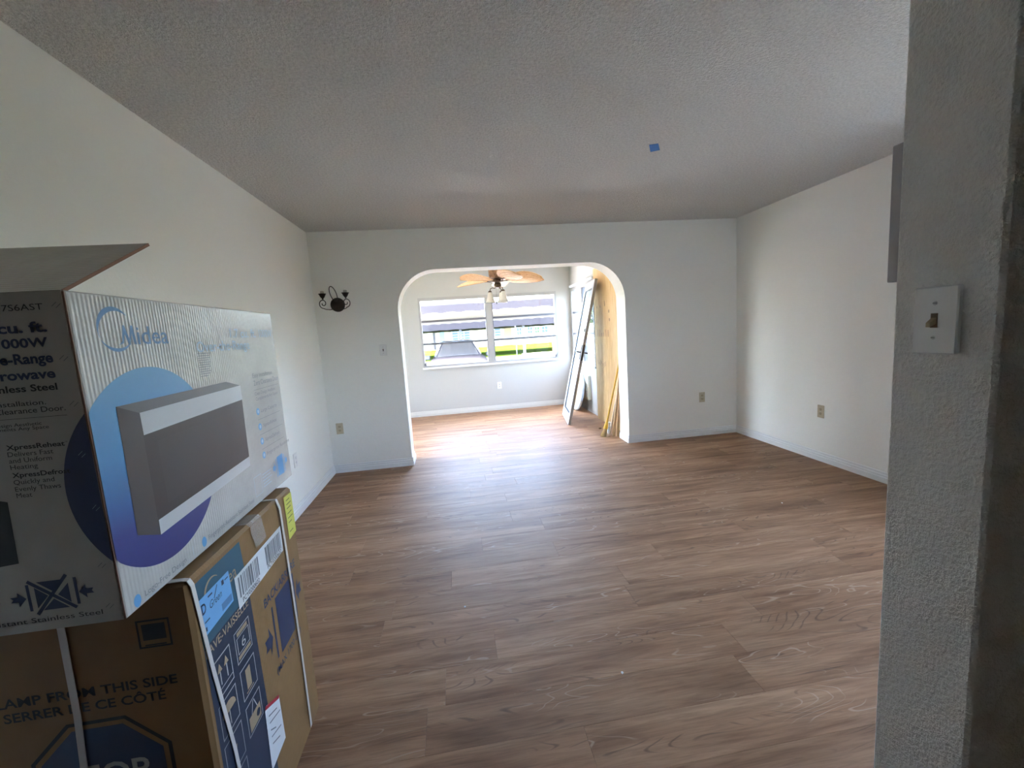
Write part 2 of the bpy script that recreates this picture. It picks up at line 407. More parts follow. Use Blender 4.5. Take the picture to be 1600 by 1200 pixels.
# ------------------------------------------------------------------ structure
T = 0.12
struct(obj('wall_left', bx((XL-T, KY, 0), (XL, YB, H)), M_WALL), 'long white painted wall on the left', 'wall')
WH = dict(y0=0.95, y1=1.86, z0=0.95, z1=2.12)                      # unseen window added behind the near wall to fill the room with daylight
struct(obj('wall_right', wall_with_holes(B(), 'x', XR, XR+T, KY, YB, 0, H, [(WH['y0'], WH['y1'], WH['z0'], WH['z1'])]), M_WALL), 'white painted wall on the right of the room', 'wall')
struct(obj('wall_back', bx((XL-T, KY-T, 0), (XR+T, KY, H)), mat('kitchen_back', (0.74, 0.72, 0.67), 0.8)), 'pale kitchen wall behind the camera', 'wall')
struct(obj('wall_near', bx((NX, NY0, 0), (XR, NY1, H), 0.006), M_NEAR), 'textured near wall end carrying the light switch', 'wall')
# arch wall: one polygon with the rounded opening cut from the floor up
ZT, RA = 2.035, 0.41
poly = [(XL-T, 0), (AL, 0)]
K = 14
for i in range(K+1):
    t = PI - (PI/2)*i/K; poly.append((AL+RA+RA*math.cos(t), ZT-RA+RA*math.sin(t)))
for i in range(K+1):
    t = PI/2 - (PI/2)*i/K; poly.append((AR-RA+RA*math.cos(t), ZT-RA+RA*math.sin(t)))
poly += [(AR, 0), (XR+T, 0), (XR+T, H), (XL-T, H)]
# split in halves at the crown so each face is a simple ngon
bm = B()
n_arc = len(poly)
mid = (AL+AR)/2
iL = 2+K; left_poly = poly[:iL+1] + [(mid, ZT), (mid, H), (XL-T, H)]
right_poly = [(mid, ZT)] + poly[iL+1:iL+1+K+1] + [(AR, 0), (XR+T, 0), (XR+T, H), (mid, H)]
for pp in (left_poly, right_poly):
    prism(bm, pp, lambda p: (p[0], YF, p[1]), lambda p: (p[0], YB, p[1]))
bmesh.ops.remove_doubles(bm, verts=bm.verts[:], dist=1e-5)
seam = [f for f in bm.faces if all(abs(v.co.x-mid) < 1e-4 for v in f.verts)]
bmesh.ops.delete(bm, geom=seam, context='FACES')
struct(obj('wall_far', bm, M_WALL), 'far white wall pierced by the wide rounded archway', 'wall')
struct(obj('ceiling', bx((XL-T, KY-T, H), (XR+T, YB, H+0.15)), M_CEIL), 'white popcorn textured ceiling', 'ceiling')
# sunroom shell
WF = dict(x0=-0.535, x1=1.811, z0=0.832, z1=1.988)                 # far window
WR = dict(y0=6.06, y1=7.235, z0=0.755, z1=2.015)                   # right window
WL = dict(y0=4.86, y1=5.80, z0=0.50, z1=2.30)                       # unseen left window, added to bring in more daylight
bm = wall_with_holes(B(), 'y', SFY, SFY+0.16, SLX-0.16, SRX+0.16, -0.4, H, [(WF['x0'], WF['x1'], WF['z0'], WF['z1'])])
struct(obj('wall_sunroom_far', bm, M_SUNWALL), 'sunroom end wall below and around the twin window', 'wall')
bm = wall_with_holes(B(), 'x', SRX, SRX+0.16, YB, SFY, -0.4, H, [(WR['y0'], WR['y1'], WR['z0'], WR['z1'])])
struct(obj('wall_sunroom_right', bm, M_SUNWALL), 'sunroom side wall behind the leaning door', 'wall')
bm = wall_with_holes(B(), 'x', SLX-0.16, SLX, YB-0.2, SFY, -0.4, H, [(WL['y0'], WL['y1'], WL['z0'], WL['z1'])])
struct(obj('wall_sunroom_left', bm, M_SUNWALL), 'sunroom side wall hidden left of the archway', 'wall')
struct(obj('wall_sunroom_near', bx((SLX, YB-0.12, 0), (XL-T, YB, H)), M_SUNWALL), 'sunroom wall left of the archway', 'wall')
struct(obj('ceiling_sunroom', bx((SLX-0.16, YB-0.2 if False else YB, H), (SRX+0.16, SFY+0.16, H+0.15)), M_WALL), 'white sunroom ceiling', 'ceiling')

struct(obj('trim_added_eave', bx((SLX-0.6, SFY+0.165, H+0.02), (SRX+0.6, SFY+0.75, H+0.12)), mat('eave_white', (0.6, 0.6, 0.58), 0.7)), 'unseen eave added to keep the sun out of the sunroom window', 'eave')  # added overhang, blocks direct sun at the far window
struct(obj('trim_added_eave_side', bx((SLX-0.16-0.85, YB-0.4, H+0.02), (SLX-0.165, SFY+0.16, H+0.12)), mat('eave_white', (0.6, 0.6, 0.58), 0.7)), 'unseen eave added to block the sun at the left sunroom window', 'eave')  # added overhang, shrinks the sun patch from the left window
# floor with planks
fl = struct(obj('floor', bx((SLX-0.16, KY-T, -0.12), (XR+T, SFY, -0.006)), M_UNDER), 'brown wood look plank floor running through both rooms', 'floor')
obj('kitchen_floor', bx((XL, KY, -0.006), (XR, 0.36, 0.0)), M_PLANK, fl)
PW, PL, GAP = 0.181, 1.22, 0.0003
pm_cache = {}
def plank_mesh(l, wd):
    k = (round(l, 3), round(wd, 3))
    if k not in pm_cache:
        bm = B(); box(bm, (-l/2+GAP, -wd/2+GAP, -0.006), (l/2-GAP, wd/2-GAP, 0.0), None, 0.0004)
        bmesh.ops.recalc_face_normals(bm, faces=bm.faces[:])
        me = bpy.data.meshes.new('plank'); bm.to_mesh(me); bm.free(); me.materials.append(M_PLANK); pm_cache[k] = me
    return pm_cache[k]
rp = random.Random(3)
y = 0.36; row = 0
while y < SFY-0.01:
    y1 = min(y+PW, SFY)
    spans = [(XL, XR)] if y1 <= YF+0.001 else ([(AL, AR)] if y < YB-0.05 else [(SLX, SRX)])
    if y < YF < y1: spans = [(XL, XR)]
    off = rp.random()*PL
    for a, b in spans:
        x = a-off
        while x < b:
            p, q = max(x, a), min(x+PL, b)
            if q-p > 0.02:
                o = bpy.data.objects.new('plank', plank_mesh(q-p, y1-y)); C.objects.link(o)
                o.location = ((p+q)/2, (y+y1)/2, 0); o.parent = fl
            x += PL
    y = y1; row += 1

# baseboards
BPROF = [(0, 0), (0.017, 0), (0.017, 0.042), (0.012, 0.047), (0.012, 0.060), (0.007, 0.068), (0.007, 0.080), (0.003, 0.086), (0, 0.086)]
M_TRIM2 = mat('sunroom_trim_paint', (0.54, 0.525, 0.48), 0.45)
def baseboard(name, p0, p1, nrm, label):
    """profile swept from p0 to p1, standing proud towards nrm"""
    bm = B(); nx, ny = nrm
    prism(bm, BPROF, lambda q: (p0[0]+nx*q[0], p0[1]+ny*q[0], q[1]), lambda q: (p1[0]+nx*q[0], p1[1]+ny*q[0], q[1]))
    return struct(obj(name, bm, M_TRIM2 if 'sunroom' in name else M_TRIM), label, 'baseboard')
e = 0.0002
baseboard('baseboard_left', (XL+e, KY), (XL+e, YF), (1, 0), 'white baseboard along the left wall')
baseboard('baseboard_right', (XR-e, NY1), (XR-e, YF), (-1, 0), 'white baseboard along the right wall')
baseboard('baseboard_far_left', (XL, YF-e), (AL+0.012, YF-e), (0, -1), 'white baseboard left of the archway')
baseboard('baseboard_far_right', (AR-0.012, YF-e), (XR, YF-e), (0, -1), 'white baseboard right of the archway')
baseboard('baseboard_arch_left', (AL+e, YF-0.012), (AL+e, YB), (1, 0), 'short white baseboard return on the left arch jamb')
baseboard('baseboard_arch_right', (AR-e, YF-0.012), (AR-e, YB), (-1, 0), 'short white baseboard return on the right arch jamb')
baseboard('baseboard_sunroom_far', (SLX, SFY-e), (SRX, SFY-e), (0, -1), 'white baseboard below the sunroom window')
baseboard('baseboard_near', (NX, NY1+e), (XR, NY1+e), (0, 1), 'white baseboard on the hidden face of the near wall')

# windows
def make_window(name, label, axis, pos, a0, a1, z0, z1, rails, mull, inset=0.03, sill=True, fw=0.045):
    w_ = struct(empty(name), label, 'window')
    def P(aa0, aa1, q0, q1, d0, d1):
        return ((aa0, pos+d0, q0), (aa1, pos+d1, q1)) if axis == 'y' else ((pos+d0, aa0, q0), (pos+d1, aa1, q1))
    d = 1 if pos > 0 else -1
    D0, D1 = (-0.012, 0.055) if d > 0 else (-0.055, 0.012)
    bm = B()
    for q in ((a0, a0+fw*0.75, z0, z1), (a1-fw*0.75, a1, z0, z1), (a0+fw*0.75, a1-fw*0.75, z1-fw*1.15, z1), (a0+fw*0.75, a1-fw*0.75, z0, z0+fw*0.8)):
        box(bm, *P(*q, D0, D1))
    obj('frame', bm, M_ALU, w_)
    edges = [a0+fw*0.75]
    for m0, m1 in mull:
        bm = B(); box(bm, *P(m0, m1, z0+fw*0.8, z1-fw*1.15, D0-0.004, D1)); obj('mullion', bm, M_ALU, w_)
        bm = B(); box(bm, *P(m0-0.012, m0, z0+fw*0.8, z1-fw*1.15, D0+0.01, D1)); box(bm, *P(m1, m1+0.012, z0+fw*0.8, z1-fw*1.15, D0+0.01, D1)); obj('mullion_seal', bm, M_ALUD, w_)
        edges += [m0-0.012, m1+0.012]
    edges.append(a1-fw*0.75)
    for k in range(0, len(edges), 2):
        zs = [z0+fw*0.8] + list(rails) + [z1-fw*1.15]
        for r in rails:
            obj('rail', box(B(), *P(edges[k], edges[k+1], r-0.018, r+0.016, D0+0.012, D1-0.01)), M_ALUD, w_)
        for r0_, r1_ in zip(zs, zs[1:]):
            lo = r0_+(0.016 if r0_ in rails else 0); hi = r1_-(0.018 if r1_ in rails else 0)
            md = (D0+D1)/2
            obj('pane', box(B(), *P(edges[k], edges[k+1], lo, hi, md-0.002, md+0.002)), M_GLASS, w_)
    if sill:
        obj('sill', box(B(), *P(a0-0.01, a1+0.012, z0-0.030, z0-0.001, (-0.028 if d > 0 else 0.0), (0.0 if d > 0 else 0.028))), M_TRIM if axis == 'y' else M_DOORWHITE, w_)
    return w_
w1 = make_window('window_1', 'twin aluminium awning window looking out to the parked car', 'y', SFY, WF['x0'], WF['x1'], WF['z0'], WF['z1'], [1.225, 1.60], [(0.585, 0.688)])
for xx, zz in ((WF['x0']+0.04, WF['z0']+0.055), (WF['x1']-0.05, WF['z0']+0.055)):
    bm = B(); box(bm, (xx-0.018, SFY-0.05, zz-0.028), (xx+0.018, SFY-0.012, zz+0.02), None, 0.005); tube(bm, [(xx, SFY-0.05, zz), (xx+0.015, SFY-0.065, zz+0.045)], 0.006, 6)
    obj('crank', bm, M_ALUD, w1)
w2 = make_window('window_2', 'side sunroom window partly hidden by the leaning door', 'x', SRX, WR['y0'], WR['y1'], WR['z0'], WR['z1'], [1.24, 1.60], [(6.62, 6.66)])
make_window('window_added_left', 'unseen window added left of the archway for more daylight', 'x', SLX, WL['y0'], WL['y1'], WL['z0'], WL['z1'], [], [(5.31, 5.35)], sill=False)
make_window('window_added_right', 'unseen window added in the right wall for fill daylight', 'x', XR, WH['y0'], WH['y1'], WH['z0'], WH['z1'], [], [(1.43, 1.47)], sill=False)
# narrow white blind rail over the side window
tag(obj('blind_rail', bx((SRX-0.045, 6.02, 2.020), (SRX-0.0005, 7.20, 2.055), 0.004), M_TRIM), 'slim white blind rail above the side sunroom window', 'blind rail')

# ------------------------------------------------------------------ print on flat faces
OFF = 0.0005
class Face:
    def __init__(s, axis, val): s.axis, s.val = axis, val
    def pt(s, a, b, d=OFF): return (s.val+d, a, b) if s.axis == 'x' else (a, s.val-d, b)
FINE = {'barcode', 'sticker_print', 'label_print', 'small_print', 'address_print', 'cut_tick', 'rule'}   # too small to pick apart
def decal(name, face, polys, material, parent, d=OFF):
    sets = [polys] if (name in FINE or name == 'logo_ring' or len(polys) == 1) else [[p_] for p_ in polys]
    for st_ in sets:
        bm = B()
        for pl in st_: bm.faces.new([bm.verts.new(face.pt(a, b, d)) for a, b in pl])
        bmesh.ops.remove_doubles(bm, verts=bm.verts[:], dist=1e-6)
        o = obj(name, bm, material, parent)
        if name in FINE and len(polys) > 1: o['kind'] = 'stuff'
    return o
def frame_decal(name, face, pl, wd, material, parent, d=OFF):
    """closed outline of one polygon as one connected strip"""
    n = len(pl); ca_ = sum(p[0] for p in pl)/n; cb_ = sum(p[1] for p in pl)/n; bm = B()
    rmin = min(math.hypot((pl[i][0]+pl[(i+1) % n][0])/2-ca_, (pl[i][1]+pl[(i+1) % n][1])/2-cb_) for i in range(n)); k = 1-wd/rmin
    A = [bm.verts.new(face.pt(a, b, d)) for a, b in pl]; D = [bm.verts.new(face.pt(ca_+(a-ca_)*k, cb_+(b-cb_)*k, d)) for a, b in pl]
    for i in range(n): bm.faces.new((A[i], A[(i+1) % n], D[(i+1) % n], D[i]))
    return obj(name, bm, material, parent)
def rect(a0, b0, a1, b1): return [(a0, b0), (a1, b0), (a1, b1), (a0, b1)]
def circ(a, b, r, n=40, sx=1.0): return [(a+r*sx*math.cos(2*PI*k/n), b+r*math.sin(2*PI*k/n)) for k in range(n)]
def lineq(p, q, wd):
    dx, dy = q[0]-p[0], q[1]-p[1]; l = math.hypot(dx, dy); nx, ny = -dy/l*wd/2, dx/l*wd/2
    return [(p[0]+nx, p[1]+ny), (p[0]-nx, p[1]-ny), (q[0]-nx, q[1]-ny), (q[0]+nx, q[1]+ny)]
def ring(a, b, r, wd, t0, t1, n=30, wf=None):
    out = []
    for k in range(n):
        ta, tb = t0+(t1-t0)*k/n, t0+(t1-t0)*(k+1)/n
        wa = wd*(wf(k/n) if wf else 1); wb = wd*(wf((k+1)/n) if wf else 1)
        c = lambda t, rr: (a+rr*math.cos(t), b+rr*math.sin(t))
        out.append([c(ta, r), c(ta, r-wa), c(tb, r-wb), c(tb, r)])
    return out
def outline(pl, wd):
    return [lineq(pl[i], pl[(i+1) % len(pl)], wd) for i in range(len(pl))]
def text_mesh(txt, bold=0.0, space=1.0):
    cu = bpy.data.curves.new('lettering', 'FONT'); cu.body = txt; cu.size = 1.0; cu.offset = bold; cu.space_character = space
    cu.resolution_u = 3
    to = bpy.data.objects.new('lettering_tmp', cu); C.objects.link(to)
    dg = bpy.context.evaluated_depsgraph_get(); ev = to.evaluated_get(dg)
    me = bpy.data.meshes.new_from_object(ev)
    bpy.data.objects.remove(to); bpy.data.curves.remove(cu)
    return me
def letters(face, txt, a0, a1, base, cap, material, parent, bold=0.0, d=OFF*2, slant=0.0, name='lettering', tilt=0.0):
    """text set from a0 to a1 on a baseline, capital letters cap high"""
    me = text_mesh(txt, bold)
    xs = [v.co.x for v in me.vertices]; x0, x1 = min(xs), max(xs)
    sx = (a1-a0)/(x1-x0); sy = cap/0.70
    for v in me.vertices:
        a = a0+(v.co.x-x0)*sx; b = base+v.co.y*sy+(a-a0)*tilt; a += v.co.y*sy*slant
        v.co = face.pt(a, b, d)
    return obj(name, me, material, parent)

# ------------------------------------------------------------------ dishwasher carton
DX, DY0, DY1, DZ = -0.61, 0.946, 1.540, 0.866
DXL = -1.285
dw = thing('dishwasher_box', 'tall brown cardboard appliance carton with white straps standing on the floor', 'box', (-0.95, 1.24, 0))
def local(o, root):           # keep world coordinates under a root that is only translated
    o.matrix_parent_inverse = Matrix.Translation(-Vector(root.location)); return o
_obj = obj
def obj(name, bm, material=None, parent=None, smooth=False):
    o = _obj(name, bm, material, parent, smooth)
    if parent is not None and parent.type == 'EMPTY' and parent.location.length > 0 and parent.rotation_euler.z == 0:
        o.matrix_parent_inverse = Matrix.Translation(-Vector(parent.location))
    return o
obj('carton', bx((DXL, DY0, 0.0), (DX, DY1, DZ), 0.008), M_KRAFT, dw)
bm = B(); box(bm, (DXL+0.02, 1.236, DZ), (DX-0.01, 1.244, DZ+0.0012)); obj('top_seam', bm, M_KRAFTIN, dw)
SD = Face('x', DX); FD = Face('y', DY0)
# printed blocks on the side
decal('teal_block', SD, [[(0.958, 0.848), (0.965, 0.692), (1.180, 0.692), (1.168, 0.848)]], M_TEAL, dw)
decal('navy_block', SD, [[(0.965, 0.692), (0.962, 0.02), (1.196, 0.02), (1.180, 0.692)]], M_SHADENAVY, dw)
letters(SD, 'idea', 1.062, 1.134, 0.772, 0.034, M_INKTAN, dw, 0.005)
letters(SD, 'M', 1.030, 1.060, 0.772, 0.034, M_INKTAN, dw, 0.005)
decal('logo_ring', SD, ring(1.028, 0.795, 0.036, 0.006, PI*0.25, PI*1.75, 26, lambda t: 0.25+math.sin(PI*t)), M_INKTAN, dw, OFF*2)
letters(SD, 'LAVE-VAISSELLE', 0.967, 1.166, 0.667, 0.021, M_INKTAN, dw, 0.010)
# handling symbols
def frame_poly(a0, a1, b0, b1): return rect(a0, b0, a1, b1)
lines = []; fills = []
for a0, a1, b0, b1 in ((0.984, 1.056, 0.545, 0.638), (1.079, 1.157, 0.557, 0.642), (0.979, 1.056, 0.443, 0.531), (1.080, 1.156, 0.451, 0.535), (1.080, 1.158, 0.345, 0.430), (0.976, 1.056, 0.338, 0.428), (0.976, 1.056, 0.240, 0.325)):
    frame_decal('symbol_frame', SD, rect(a0, b0, a1, b1), 0.0024, M_INKLINE, dw, OFF*2)
lines += [lineq((0.984, 0.562), (1.056, 0.562), 0.0022)]
for a in (1.006, 1.034): 
    lines += [lineq((a, 0.570), (a, 0.603), 0.004)]; fills += [[(a-0.010, 0.603), (a+0.010, 0.603), (a, 0.624)]]
fills += [rect(1.087, 0.564, 1.150, 0.574), rect(1.092, 0.625, 1.145, 0.636)]
frame_decal('symbol_frame', SD, rect(1.088, 0.578, 1.150, 0.622), 0.002, M_INKLINE, dw, OFF*2)
fills += [[(1.104, 0.466), (1.128, 0.466), (1.128, 0.522), (1.104, 0.522)], rect(1.098, 0.459, 1.136, 0.462)]
fills += [[(1.000+0.03*math.cos(t*PI/8)+0.018, 0.490+0.026*math.sin(t*PI/8)) for t in range(9)]]
lines += [lineq((1.018, 0.455), (1.018, 0.492), 0.003)]
fills += [rect(1.090, 0.352, 1.150, 0.392)]; lines += [lineq((1.105, 0.392), (1.118, 0.424), 0.003), lineq((1.135, 0.392), (1.122, 0.424), 0.003)]
fills += [[(1.006, 0.392), (1.026, 0.392), (1.019, 0.372), (1.020, 0.350), (1.012, 0.350), (1.013, 0.372)]]
fills += [[(1.005, 0.26), (1.028, 0.26), (1.028, 0.31), (1.005, 0.31)]]
decal('symbol_line', SD, lines, M_INKLINE, dw, OFF*2)
decal('symbol', SD, fills, M_INKTAN, dw, OFF*2)
letters(SD, '6', 1.108, 1.128, 0.586, 0.026, M_INKLINE, dw, 0.0, OFF*3)
decal('symbol_hole', SD, [circ(1.136, 0.372, 0.010, 16)], M_SHADENAVY, dw, OFF*3)
# clamp mark
letters(SD, 'BACK/ARRIERE', 1.247, 1.487, 0.599, 0.026, M_INKNAVY, dw, 0.020)
decal('clamp_mark', SD, [rect(1.315, 0.404, 1.426, 0.586), rect(1.284, 0.408, 1.294, 0.575), rect(1.450, 0.425, 1.460, 0.587),
    [(1.272, 0.490), (1.250, 0.535), (1.250, 0.508), (1.222, 0.508), (1.228, 0.490), (1.222, 0.472), (1.250, 0.472), (1.250, 0.445)],
    [(1.467, 0.508), (1.487, 0.550), (1.487, 0.525), (1.512, 0.525), (1.506, 0.508), (1.512, 0.491), (1.487, 0.491), (1.487, 0.466)]], M_INKNAVY, dw)
letters(SD, '(MAX 1700 LBS)', 1.268, 1.466, 0.366, 0.020, M_INKNAVY, dw, 0.012)
# stickers
stk = decal('blue_sticker', SD, [[(0.974, 0.716), (1.102, 0.722), (1.098, 0.806), (0.970, 0.806)]], M_STICKB, dw, 0.0016)
letters(SD, 'D', 0.976, 0.992, 0.768, 0.024, M_INKNAVY, stk, 0.02, 0.0022)
letters(SD, 'Green', 1.004, 1.055, 0.764, 0.018, M_INKNAVY, stk, 0.0, 0.0022, 0.25)
decal('sticker_print', SD, [rect(1.004, 0.793, 1.022, 0.797), lineq((1.026, 0.778), (1.044, 0.802), 0.003), rect(1.062, 0.787, 1.072, 0.799), rect(1.076, 0.792, 1.092, 0.795), rect(0.980, 0.745, 1.0, 0.748), rect(0.980, 0.725, 0.985, 0.735)], M_INKNAVY, stk, 0.0022)
decal('sticker_shade', SD, [rect(1.050, 0.728, 1.096, 0.746)], mat('sticker_code', (0.10, 0.22, 0.40), 0.5), stk, 0.0022)
bl = decal('barcode_label', SD, [[(1.121, 0.683), (1.413, 0.693), (1.416, 0.777), (1.118, 0.772)]], M_STICKW, dw, 0.0020)
bars = []; rb = random.Random(5)
for s0, s1 in ((1.132, 1.250), (1.292, 1.402)):
    a = s0
    while a < s1-0.006:
        wd = rb.choice((0.003, 0.004, 0.007, 0.009)); bars.append(rect(a, 0.708, min(a+wd, s1), 0.764)); a += wd+rb.choice((0.003, 0.004, 0.006))
decal('barcode', SD, bars, M_INKGREY, bl, 0.0026)
letters(SD, 'PCY0200602', 1.142, 1.240, 0.690, 0.013, M_INKBLACK, bl, 0.004, 0.0026)
letters(SD, 'PCY0200602', 1.296, 1.398, 0.694, 0.013, M_INKBLACK, bl, 0.004, 0.0026)
yl = decal('yellow_label', SD, [[(1.472, 0.700), (1.535, 0.704), (1.533, 0.848), (1.468, 0.851)]], M_STICKY, dw, 0.0016)
decal('label_print', SD, [rect(1.482, z, 1.482+l, z+0.004) for z, l in ((0.832, 0.03), (0.818, 0.038), (0.804, 0.034), (0.786, 0.036), (0.770, 0.04), (0.754, 0.028), (0.722, 0.03))], mat('label_ink', (0.20, 0.20, 0.05), 0.6), yl, 0.0022)
wl = decal('shipping_label', SD, [[(1.158, 0.160), (1.256, 0.165), (1.252, 0.312), (1.176, 0.350), (1.166, 0.340)]], M_STICKW, dw, 0.0020)
decal('red_edge', SD, [lineq((1.168, 0.348), (1.251, 0.310), 0.010)], M_RED, wl, 0.0026)
decal('label_print', SD, [lineq((1.180, 0.312-0.022*k), (1.180+l, 0.292-0.022*k), 0.0035) for k, l in enumerate((0.05, 0.066, 0.03, 0.06, 0.045))], M_INKGREY, wl, 0.0026)
# clear tape over the top edge
bm = B(); rt2 = random.Random(9)
ys = [1.222+0.072*i/6 for i in range(7)]; rows = []
for (dx, z) in ((-0.05, DZ+0.003), (-0.02, DZ+0.004), (-0.004, DZ+0.004), (0.003, DZ-0.004), (0.0025, DZ-0.03), (0.0025, DZ-0.058), (0.0025, 0.788)):
    rows.append([bm.verts.new((DX+dx+rt2.uniform(0, 0.003), yy+(DZ-z)*0.25, z+rt2.uniform(0, 0.002))) for yy in ys])
for A, D in zip(rows, rows[1:]):
    for i in range(6): bm.faces.new((A[i], A[i+1], D[i+1], D[i]))
obj('clear_tape', bm, M_TAPE, dw)
# straps
def band(path, wd, nrmfn, parent, name='strap'):
    """flat band: path points, width direction vector wd"""
    bm = B(); wd = Vector(wd); prev = None
    for i, (p, n) in enumerate(path):
        p, n = Vector(p), Vector(n).normalized()
        q = [bm.verts.new(p+wd/2), bm.verts.new(p-wd/2), bm.verts.new(p-wd/2+n*0.0016), bm.verts.new(p+wd/2+n*0.0016)]
        if prev:
            for k in range(4): bm.faces.new((prev[k], prev[(k+1) % 4], q[(k+1) % 4], q[k]))
        else: bm.faces.new(q[::-1])
        prev = q
    bm.faces.new(prev); return obj(name, bm, M_STRAP, parent)
nx = (1, 0, 0); nz = (0, 0, 1); nd = (1, 0, 1); t = 0.003
band([((DXL, 0.953, DZ+t), nz), ((DX-0.012, 0.955, DZ+t), nz), ((DX-0.002, 0.956, DZ+t-0.002), nd), ((DX+t, 0.957, DZ-0.012), nx), ((DX+t, 0.978, 0.64), nx), ((DX+t, 1.010, 0.39), nx), ((DX+t, 1.03, 0.03), nx)], (0, 0.0125, 0), None, dw)
band([((DXL, 1.405, DZ+t), nz), ((DX-0.02, 1.408, DZ+t), nz), ((DX+0.001, 1.412, DZ+t-0.002), nd), ((DX+t+0.004, 1.416, DZ-0.03), nx), ((DX+t, 1.432, 0.66), nx), ((DX+t, 1.440, 0.3), nx), ((DX+t, 1.437, 0.02), nx)], (0, 0.0125, 0), None, dw)
ny = (0, -1, 0)
band([((-0.855, DY1, DZ+t), nz), ((-0.857, DY0+0.01, DZ+t), nz), ((-0.857, DY0-t, DZ-0.008), ny), ((-0.862, DY0-t, 0.6), ny), ((-0.872, DY0-t, 0.45), ny), ((-0.88, DY0-t, 0.02), ny)], (0.014, 0, 0), None, dw)
# front print
letters(FD, 'CLAMP FROM THIS SIDE', -1.035, -0.660, 0.640, 0.021, M_INKBLACK, dw, 0.018)
letters(FD, 'SERRER DE CE C\u00d4T\u00c9', -1.0, -0.688, 0.606, 0.021, M_INKBLACK, dw, 0.018)
oc = [(-0.832+0.150*math.cos(PI/8+k*PI/4), 0.443+0.150*math.sin(PI/8+k*PI/4)) for k in range(8)]
oi_ = [(-0.832+0.130*math.cos(PI/8+k*PI/4), 0.443+0.130*math.sin(PI/8+k*PI/4)) for k in range(8)]
frame_decal('stop_outline', FD, oc, 0.008, M_INKBLACK, dw)
decal('stop_octagon', FD, [oi_], M_INKNAVY, dw)
letters(FD, 'STOP', -0.92, -0.745, 0.42, 0.055, M_INKLINE, dw, 0.02)
frame_decal('corner_frame', FD, rect(-0.722, 0.730, -0.656, 0.795), 0.004, M_INKBLACK, dw)
lg = [rect(-0.712, 0.748, -0.666, 0.785)] + [rect(-0.71, 0.735, -0.668, 0.738)]
decal('corner_mark', FD, lg, M_INKBLACK, dw)

# ------------------------------------------------------------------ microwave carton
MX, MY0, MY1, MZ0, MZ1 = -0.645, 0.830, 1.655, 0.8712, 1.476
MXL = -1.115
mw = thing('microwave_box', 'white printed appliance carton with an opened top flap, stacked on the brown carton', 'box', (-0.88, 1.24, MZ0))
bm = B(); th = 0.006
box(bm, (MX-th, MY0, MZ0), (MX, MY1, MZ1), None, 0.0025); box(bm, (MXL, MY0, MZ0), (MXL+th, MY1, MZ1))
box(bm, (MXL+th, MY0, MZ0), (MX-th, MY0+th, MZ1)); box(bm, (MXL+th, MY1-th, MZ0), (MX-th, MY1, MZ1)); box(bm, (MXL+th, MY0+th, MZ0), (MX-th, MY1-th, MZ0+th))
obj('carton', bm, M_WCARTON, mw)
# inner flap lying along the long edge and the raised end flap
bm = B(); box(bm, (MX-0.23, MY0+0.02, MZ1-0.030), (MX-0.008, MY1-0.01, MZ1-0.025), Matrix.Identity(4)); obj('side_flap', bm, M_KRAFTIN, mw)
ang = math.radians(27.5); dvec = Vector((0, math.cos(ang), math.sin(ang))); nvec = Vector((0, -math.sin(ang), math.cos(ang)))
p0 = Vector((0, MY0+0.001, MZ1+0.001)); FLN = 0.272
def flap_pt(x, s, n): v = p0+dvec*s+nvec*n; return (x, v.y, v.z)
bm = B()
vs = [bm.verts.new(flap_pt(x, s, n)) for n in (0.0, -0.005) for x, s in ((MXL+0.004, 0), (MX-0.004, 0), (MX-0.006, FLN), (MXL+0.006, FLN))]
for q in ((0,1,2,3),(7,6,5,4),(0,4,5,1),(1,5,6,2),(2,6,7,3),(3,7,4,0)): bm.faces.new([vs[i] for i in q])
fl_o = obj('flap', bm, M_WCARTON, mw)
bm = B()
vs = [bm.verts.new(flap_pt(x, s, n)) for n in (0.0004, -0.0056) for x, s in ((MX-0.0042, 0), (MX-0.0036, 0), (MX-0.0056, FLN), (MX-0.0062, FLN))]
for q in ((0,1,2,3),(7,6,5,4),(0,4,5,1),(1,5,6,2),(2,6,7,3),(3,7,4,0)): bm.faces.new([vs[i] for i in q])
obj('cut_edge', bm, M_KRAFTIN, fl_o)
SM = Face('x', MX); FM = Face('y', MY0)
# corner crease, raw edge of the board
obj('corner_crease', bx((MX-0.0045, MY0-0.0006, MZ0+0.002), (MX-0.0015, MY0+0.001, MZ1-0.002)), M_KRAFTIN, mw)
# big circle wrapped round the corner
ca, cb, cr = 0.985, 1.125, 0.208
cp = [(max(MY0+0.001, a), b) for a, b in circ(ca, cb, cr, 96)]
decal('blue_circle', SM, [cp], M_CIRCLE, mw)
dd = ca-MY0; hh = math.sqrt(cr*cr-dd*dd); t0 = math.acos(dd/cr)
fp = [(MX-0.0048-(cr*math.cos(t_)-dd), cb+cr*math.sin(t_)) for t_ in [-t0+2*t0*k/24 for k in range(25)]]
decal('navy_circle', FM, [fp], M_CIRCLEN, mw)
